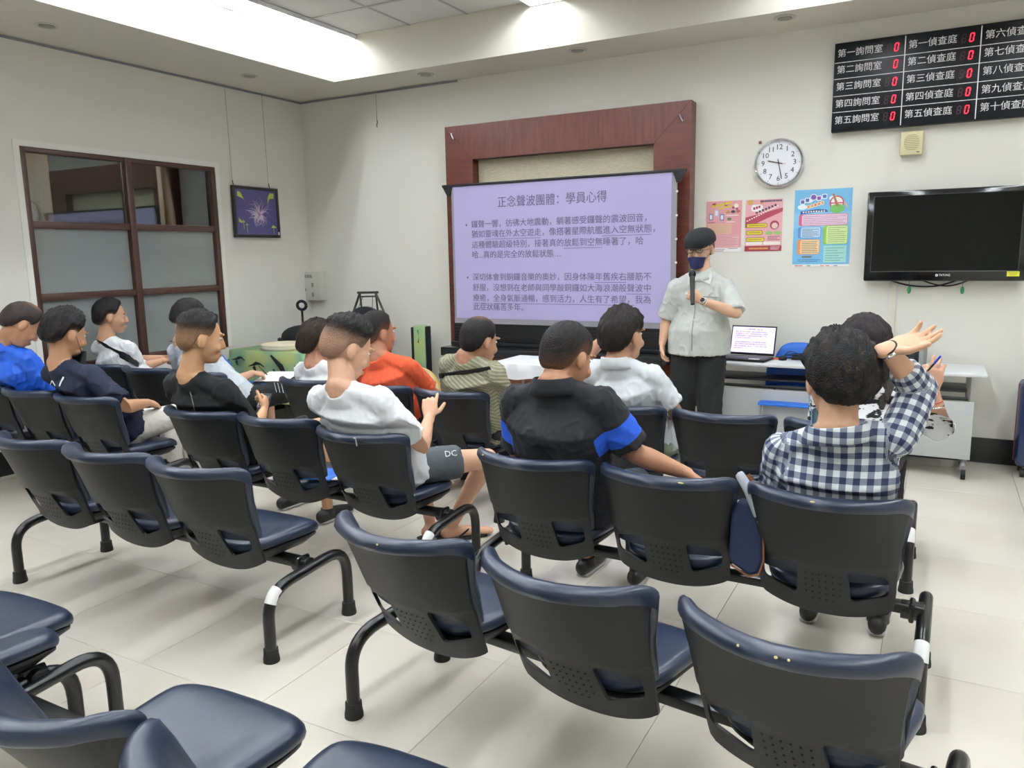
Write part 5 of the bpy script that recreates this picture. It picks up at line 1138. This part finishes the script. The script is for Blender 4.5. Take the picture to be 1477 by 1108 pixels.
def mask(p, m, dz=0, sx=1.0, tp=.0):
    V = []; F = []; n, q = 16, 10
    for i in range(n+1):
        for j in range(q+1):
            u = -1+2*i/n; v = -1+2*j/q; a = u*1.15; x = .064*math.sin(a)*sx*(1-tp*(1-v)*.5); y = .045+.066*math.cos(a)+.008*(1-v*v)*(1-u*u); z = -.052+dz+v*.042*(1-.25*abs(u)); V.append(pt(p, x, y, z))
    for i in range(n):
        for j in range(q): a = i*(q+1)+j; F.append((a, a+q+1, a+q+2, a+1))
    me = B().face(V, F).mesh('face_mask', m, True, 80); o = link('face_mask', me, p['t'], p['off']); md = o.modifiers.new('t', 'SOLIDIFY'); md.thickness = .003; md.offset = 0
    for s in (-1, 1): B().tube([pt(p, s*.058*sx, .075, -.035+dz), pt(p, s*.078, .02, -.008), pt(p, s*.083, -.016, .012)], .0014, 6).obj('ear_loop', m, o)
    return o
mask(p14, mat('navy_mask', '141d4a', .8), -.014, 1.05, .35); mask(p2, mat('black_mask', '101114', .8), -.055, .95)
mo = mask(p12, mat('blue_mask', '9cc4dc', .7), -.060, .9)
W_ = p14['WL']; dd = (p14['WL']-p14['EL']).normalized(); u_ = dd.cross(Vector((0, 0, 1))).normalized(); v_ = dd.cross(u_)
t_ = torus(W_-dd*.03, u_, v_, .030, .0045, .027).obj('watch_strap', mat('cream_strap', 'd0cdc4', .5), p14['t'], p14['off'])
fc = W_-dd*.03+Vector((-.005, -.029, .012)); nrm = Vector((-.1, -.95, .35)).normalized(); B().cyl(fc, fc+nrm*.009, .021, seg=24).obj('watch_case', M_chrome, t_); B().cyl(fc+nrm*.009, fc+nrm*.0105, .017, seg=24).obj('watch_dial', M_black, t_)
cx_, cy_ = HX+.01, HY
def front_y(p, x, z, default):     # first hit of the shirt from the camera side
    o = [c for c in p['t'].children if c.name.startswith('shirt')][0]; hit, loc, n_, i_ = o.ray_cast(Vector((x, default-1.2, z)), Vector((0, 1, 0))); return loc.y if hit else default
bpy.context.view_layer.update()
zp = [(HX-.005, z) for z in [1.38-.03*k for k in range(18)]]; B().tube([(x, front_y(p14, x, z, HY-.12)-.001, z) for x, z in zp], [(.004, .004)]*len(zp), 6).obj('zip', mat('zip_grey', '8c8e8c', .5), p14['t'], p14['off'])
pk = [(HX+.045+.012*k, 1.262-.0008*k) for k in range(10)]; B().tube([(x, front_y(p14, x, z, HY-.12)-.001, z) for x, z in pk], [(.003, .003)]*len(pk), 6).obj('pocket_seam', _mats['zip_grey'], p14['t'], p14['off'])
for s in (-1, 1):
    c0 = p14['N']; P_ = [(c0.x+s*.062, c0.z+.035), (c0.x+s*.088, c0.z-.005), (c0.x+s*.080, c0.z-.085), (c0.x+s*.018, c0.z-.050)]
    V = [Vector((x, front_y(p14, x, min(z, c0.z-.03), HY-.1)-(.010 if k else -.03), z)) for k, (x, z) in enumerate(P_)]; B().prism(V, (0, 0, 0), (0, .007, 0)).obj('collar_flap', mat('collar_cloth', 'd2d4d0', .85), p14['t'], p14['off'])
mh = p14['WL']+Vector((-.045, -.055, .035)); mt_ = Vector((HX-.015, HY-.155, 1.53)); md_ = (mt_-mh).normalized()
t = thing('microphone', 'black handheld microphone held up to the navy mask', 'microphone', tuple(mh)); B().tube([-md_*.07, md_*.155], [.014, .019], 16).obj('barrel', M_black, t); B().ell(md_*.180, (.026, .026, .030)).obj('grille', mat('mic_grille', '1b1c1e', .4, metal=.5), t)
t = thing('pointer', 'small black slide pointer in the lowered hand of the speaker', 'pointer', tuple(p14['WR']+Vector((-.005, -.03, -.09)))); B().box((0, 0, 0), (.02, .022, .075), bev=.004).obj('case', M_black, t)
# crossbody straps
def along(p, P_, w_, m, lab, cat_='bag'):
    o = [c for c in p['t'].children if c.name.startswith('shirt')][0]; base = p['off']; out = []
    for q in P_:
        q = Vector((0, 0, 1.58))+(Vector(q)-Vector((0, 0, 1.58)))*1.036; d = (q-Vector((0, 0, 1.58))).normalized(); hit, loc, n_, i_ = o.ray_cast(q-d*.6, d)
        out.append((loc-d*.006) if hit else q)
    t = thing('crossbody_bag', lab, cat_, (0, 0, 0)); B().tube(out, [(w_, .004)]*len(out), 8, side=p['tup']).obj('strap', m, t); return t, out
M_strap = mat('black_webbing', '141416', .8)
def ln(a, c, n=14): a, c = Vector(a), Vector(c); return [a.lerp(c, k/n) for k in range(n+1)]
t, o3 = along(p3, ln((-5.66, 3.72, .98), (-5.40, 3.86, .80)), .028, M_strap, 'black crossbody strap over the back of the white tee by the window')
t, o9 = along(p9, ln((-2.50, 3.70, .90), (-2.17, 3.72, .96)), .016, M_strap, 'thin black crossbody strap over the olive striped shirt')
# phone, papers, pens
t = thing('phone', 'dark handheld phone held in the lap of the man in black', 'phone', tuple(p5['WR']+Vector((-.075, .075, .02))), .3); B().box((0, 0, 0), (.075, .012, .13), rot=R('X', -35), bev=.004).obj('case', M_black, t); B().box((0, -.0066, .014), (.062, .001, .075), rot=R('X', -35)).obj('screen', mat('phone_screen', '5a5560', .2), t, smooth=False)
pc = p4['WR']+Vector((.10, .16, -.045)); t = thing('clipboard', 'black clipboard resting on the knees of the man writing', 'clipboard', tuple(pc)); B().box((0, 0, -.006), (.30, .26, .006), rot=R('X', 12) @ R('Z', 10), bev=.002).obj('board', M_black, t)
B().box((0, 0, 0), (.30, .22, .003), rot=R('X', 12) @ R('Z', 10)).obj('paper_sheet', M_paper, None, tuple(pc+Vector((0, 0, .003))), smooth=False, label='white paper sheet on the clipboard being written on', cat='paper')
B().tube([Vector((-.02, .03, .05)), Vector((.03, .07, -.03))], .0045, 8).obj('pen', M_black, None, tuple(p4['WR']+Vector((0, .05, 0))), label='dark pen in the writing hand above the clipboard', cat='pen')
w13 = p13['WR']; t = thing('pen', 'blue and black pen held between raised fingers', 'pen', tuple(w13)); B().tube([(-.045, .02, .045), (.0, -.012, .115)], .0045, 8).obj('barrel', M_black, t); B().tube([(.0, -.012, .115), (.022, -.022, .150)], .005, 8).obj('cap', mat('blue_pen', '2a3fb0', .4), t)
# bracelets, necklace
def bracelet(p, key, back, r, th_, m, nm, par=None):
    W = p[key]; E_ = p['E'+key[1]]; d = (W-E_).normalized(); u = d.cross(Vector((0, 1, 0))).normalized(); v = d.cross(u); return torus(W-d*back, u, v, r, th_, r*.9).obj(nm, m, p['t'], p['off'])
bracelet(p13, 'WR', .055, .030, .003, mat('red_cord', 'b3322c', .6), 'red_bracelet'); bracelet(p13, 'WR', .075, .032, .004, M_chrome, 'silver_bracelet'); bracelet(p12, 'WR', .005, .033, .005, M_chrome, 'silver_bracelet'); bracelet(p12, 'WR', -.006, .031, .003, M_black, 'dark_bracelet')
n12 = p12['N']+p12['tup']*.012; torus(n12, p12['lat'], p12['fw'], .071, .0022, .070).obj('necklace', mat('dark_cord', '2a1c18', .6), p12['t'], p12['off'])
torus(p4['N']+p4['tup']*.03, p4['lat'], p4['fw'], .066, .0022, .066).obj('necklace', _mats['dark_cord'], p4['t'], p4['off'])
# marks on clothing, laid on the cloth
def stroke(p, P_, w_, m, nm, child='shirt'):
    o = [c for c in p['t'].children if c.name.startswith(child)][0]; out = []
    for q in P_:
        q = Vector(q); d = (q-Vector((0, 0, 1.58))).normalized(); hit, loc, n_, i_ = o.ray_cast(q-d*.8, d)
        if hit: out.append(loc-d*.001)
    if len(out) > 1: B().tube(out, [(w_, .0015)]*len(out), 6, side=(0, 0, 1)).obj(nm, m, p['t'], p['off'])
M_silver = mat('reflective_strip', '8c8c88', .4)
stroke(p5, ln((-3.41, 2.72, .905), (-3.41, 2.74, .79), 10), .006, M_silver, 'reflective_strip')
stroke(p2, ln((-4.62, 2.76, .85), (-4.57, 2.76, .91), 6), .006, M_whitecl, 'printed_mark'); stroke(p2, ln((-4.72, 2.76, .85), (-4.69, 2.76, .88), 5)+ln((-4.69, 2.76, .88), (-4.665, 2.76, .85), 5), .006, M_whitecl, 'printed_mark')
for k in range(3): stroke(p4, ln((-4.31+.035*k, 4.20, .60), (-4.33+.035*k, 4.20, .685), 6), .004, M_whitecl, 'side_stripe', 'shorts')
# flip flops
for hip, K, A, toe in p7['legs']:
    dr = (toe-A); dr.z = 0; dr.normalize(); sd_ = dr.cross(Vector((0, 0, 1))); c0 = Vector((A.x, A.y, 0))
    q = B().tube([c0-dr*.075+Vector((0, 0, .011)), c0+dr*.02+Vector((0, 0, .011)), c0+dr*.12+Vector((0, 0, .011)), c0+dr*.195+Vector((0, 0, .011))], [(.036, .011), (.038, .011), (.048, .011), (.030, .011)], 14, (False, False), side=sd_).obj('flip_flop', M_rubber, p7['t'], p7['off'])
    for s in (-1, 1): B().tube([c0+dr*.03+sd_*s*.042+Vector((0, 0, .02)), c0+dr*.09+sd_*s*.03+Vector((0, 0, .058)), c0+dr*.145+sd_*s*.004+Vector((0, 0, .030))], [(.007, .002)]*3, 6).obj('thong_strap', M_black, q)
    for k in range(5): B().ell(c0+dr*(.165-.008*k)+sd_*(-.026+.014*k)*1.0+Vector((0, 0, .030)), (.0085, .012, .008)).obj('toe', skin_mat('cda084'), p7['t'], p7['off'])
stroke(p7, ln((-2.06, 3.30, .575), (-2.045, 3.30, .60), 3), .003, M_whitecl, 'printed_mark', 'shorts')
def cloth_text(p, child, px, py, body_, size, m, name):      # lettering laid on the cloth where the photograph shows it
    o = [c for c in p['t'].children if c.name.startswith(child)][0]; d = (_f+_rx*((px-738.5)/1122.5)+_dn*((py-554)/1122.5)).normalized()
    hit, loc, n_, i_ = o.ray_cast(Vector((0, 0, 1.58)), d)
    if not hit: return
    n_ = (n_-d*.8).normalized(); x_ = Vector((0, 0, 1)).cross(n_).normalized(); z_ = n_.cross(x_); R_ = Matrix((x_, z_, n_)).transposed()
    q = text(body_, size, m, p['t'], tuple(loc+n_*.004+Vector(p['off'])), R_.to_euler(), name, align='CENTER')
cloth_text(p7, 'shorts', 650, 655, 'DC', .045, M_whitecl, 'printed_logo')
# handbag between the seats
t = thing('handbag', 'navy handbag with brown trim hanging between two seats', 'bag', (-.545, 2.74, .45))
b = B(); V = [(-.060, .03), (-.050, .0), (.015, -.035), (.050, -.02), (.064, .03), (.060, .16), (.035, .225), (-.035, .235), (-.055, .18)]
b.prism([(x, -.035, z+.02) for x, z in V], (0, 0, 0), (0, .07, 0)); q = b.obj('body', mat('navy_canvas', '1a2547', .8, bump=.2, bscale=200), t); md = q.modifiers.new('b', 'BEVEL'); md.width = .014; md.segments = 3
B().tube([(x, -.038, z+.02) for x, z in V[1:7]], .004, 8).obj('brown_trim', mat('brown_leather', '7a4a2c', .5), t)
B().tube([(-.06, 0, .23), (-.04, 0, .30), (.0, 0, .34), (.03, 0, .30), (.02, 0, .23)], [(.014, .003)]*5, 8).obj('handle', _mats['brown_leather'], t); B().tube([(-.03, -.02, .35), (.01, -.04, .30), (.04, -.04, .22), (.06, -.042, .20)], [(.02, .010), (.024, .012), (.02, .010), (.012, .008)], 10, (False, False)).obj('scarf', mat('grey_white_scarf', 'b9bcc6', .9), t); torus(Vector((.055, -.045, .20)), Vector((1, 0, 0)), Vector((0, 0, 1)), .014, .003).obj('ring', M_chrome, t)
# paper and folder on an empty seat, tag on a back, worn foam on the vinyl
B().box((0, 0, 0), (.22, .28, .004), rot=R('Z', 20)).obj('paper_sheet', M_paper, None, (-2.70, 3.10, .456), smooth=False, label='white sheet lying on the seat beside the man in grey shorts', cat='paper')
B().box((0, 0, 0), (.16, .20, .008), rot=R('Z', 10), bev=.002).obj('folder', M_blue, None, (-2.78, 3.02, .457), label='small blue folder on the seat beside the man in grey shorts', cat='folder')
M_foam = mat('yellow_foam', 'd8c98c', .9)
def tear(bank, i, u, s, lab):
    x = i*SP+u; ch = [c for c in bank.children if c.name.startswith('backrest')][i+1]; cu_ = ch.children[0] if ch.children[0].name.startswith('back_cushion') else ch.children[1]
    B().ell((u, back_y(u, .79)-.0195, .7905), (s, .0035, .0030)).obj('worn_patch', M_foam, ch)
for bank, i, u, s in ((bC, 0, .10, .012), (bC, -1, -.17, .006), (bD, -1, .05, .004), (bD, 1, .02, .004), (bD, 1, -.06, .003), (bD, 1, .045, .003), (bC, 1, -.02, .008), (bAm, 1, .08, .008)): tear(bank, i, u, s, '')
ch = [c for c in bAm.children if c.name.startswith('backrest')][2]; B().tube([(.09, back_y(.09, .79)-.028, .79), (.088, back_y(.09, .76)-.03, .755)], [.003, .004], 6).obj('zip_tag', M_chrome, ch)

for a, (dx, dz) in enumerate(((.085, -.26), (.10, -.22), (-.085, -.24))):
    h_ = p13['H']; B().tube([h_+Vector((dx*.9, -.03, -.02)), h_+Vector((dx*1.25, -.055, -.12)), h_+Vector((dx*1.15, -.09, dz))], [(.030, .022), (.034, .022), (.012, .010)], 12, (False, False)).obj('hair_lock', mat('dark_brown_hair', '2e2524', .5, bump=.5, bscale=150), p13['t'], p13['off'])
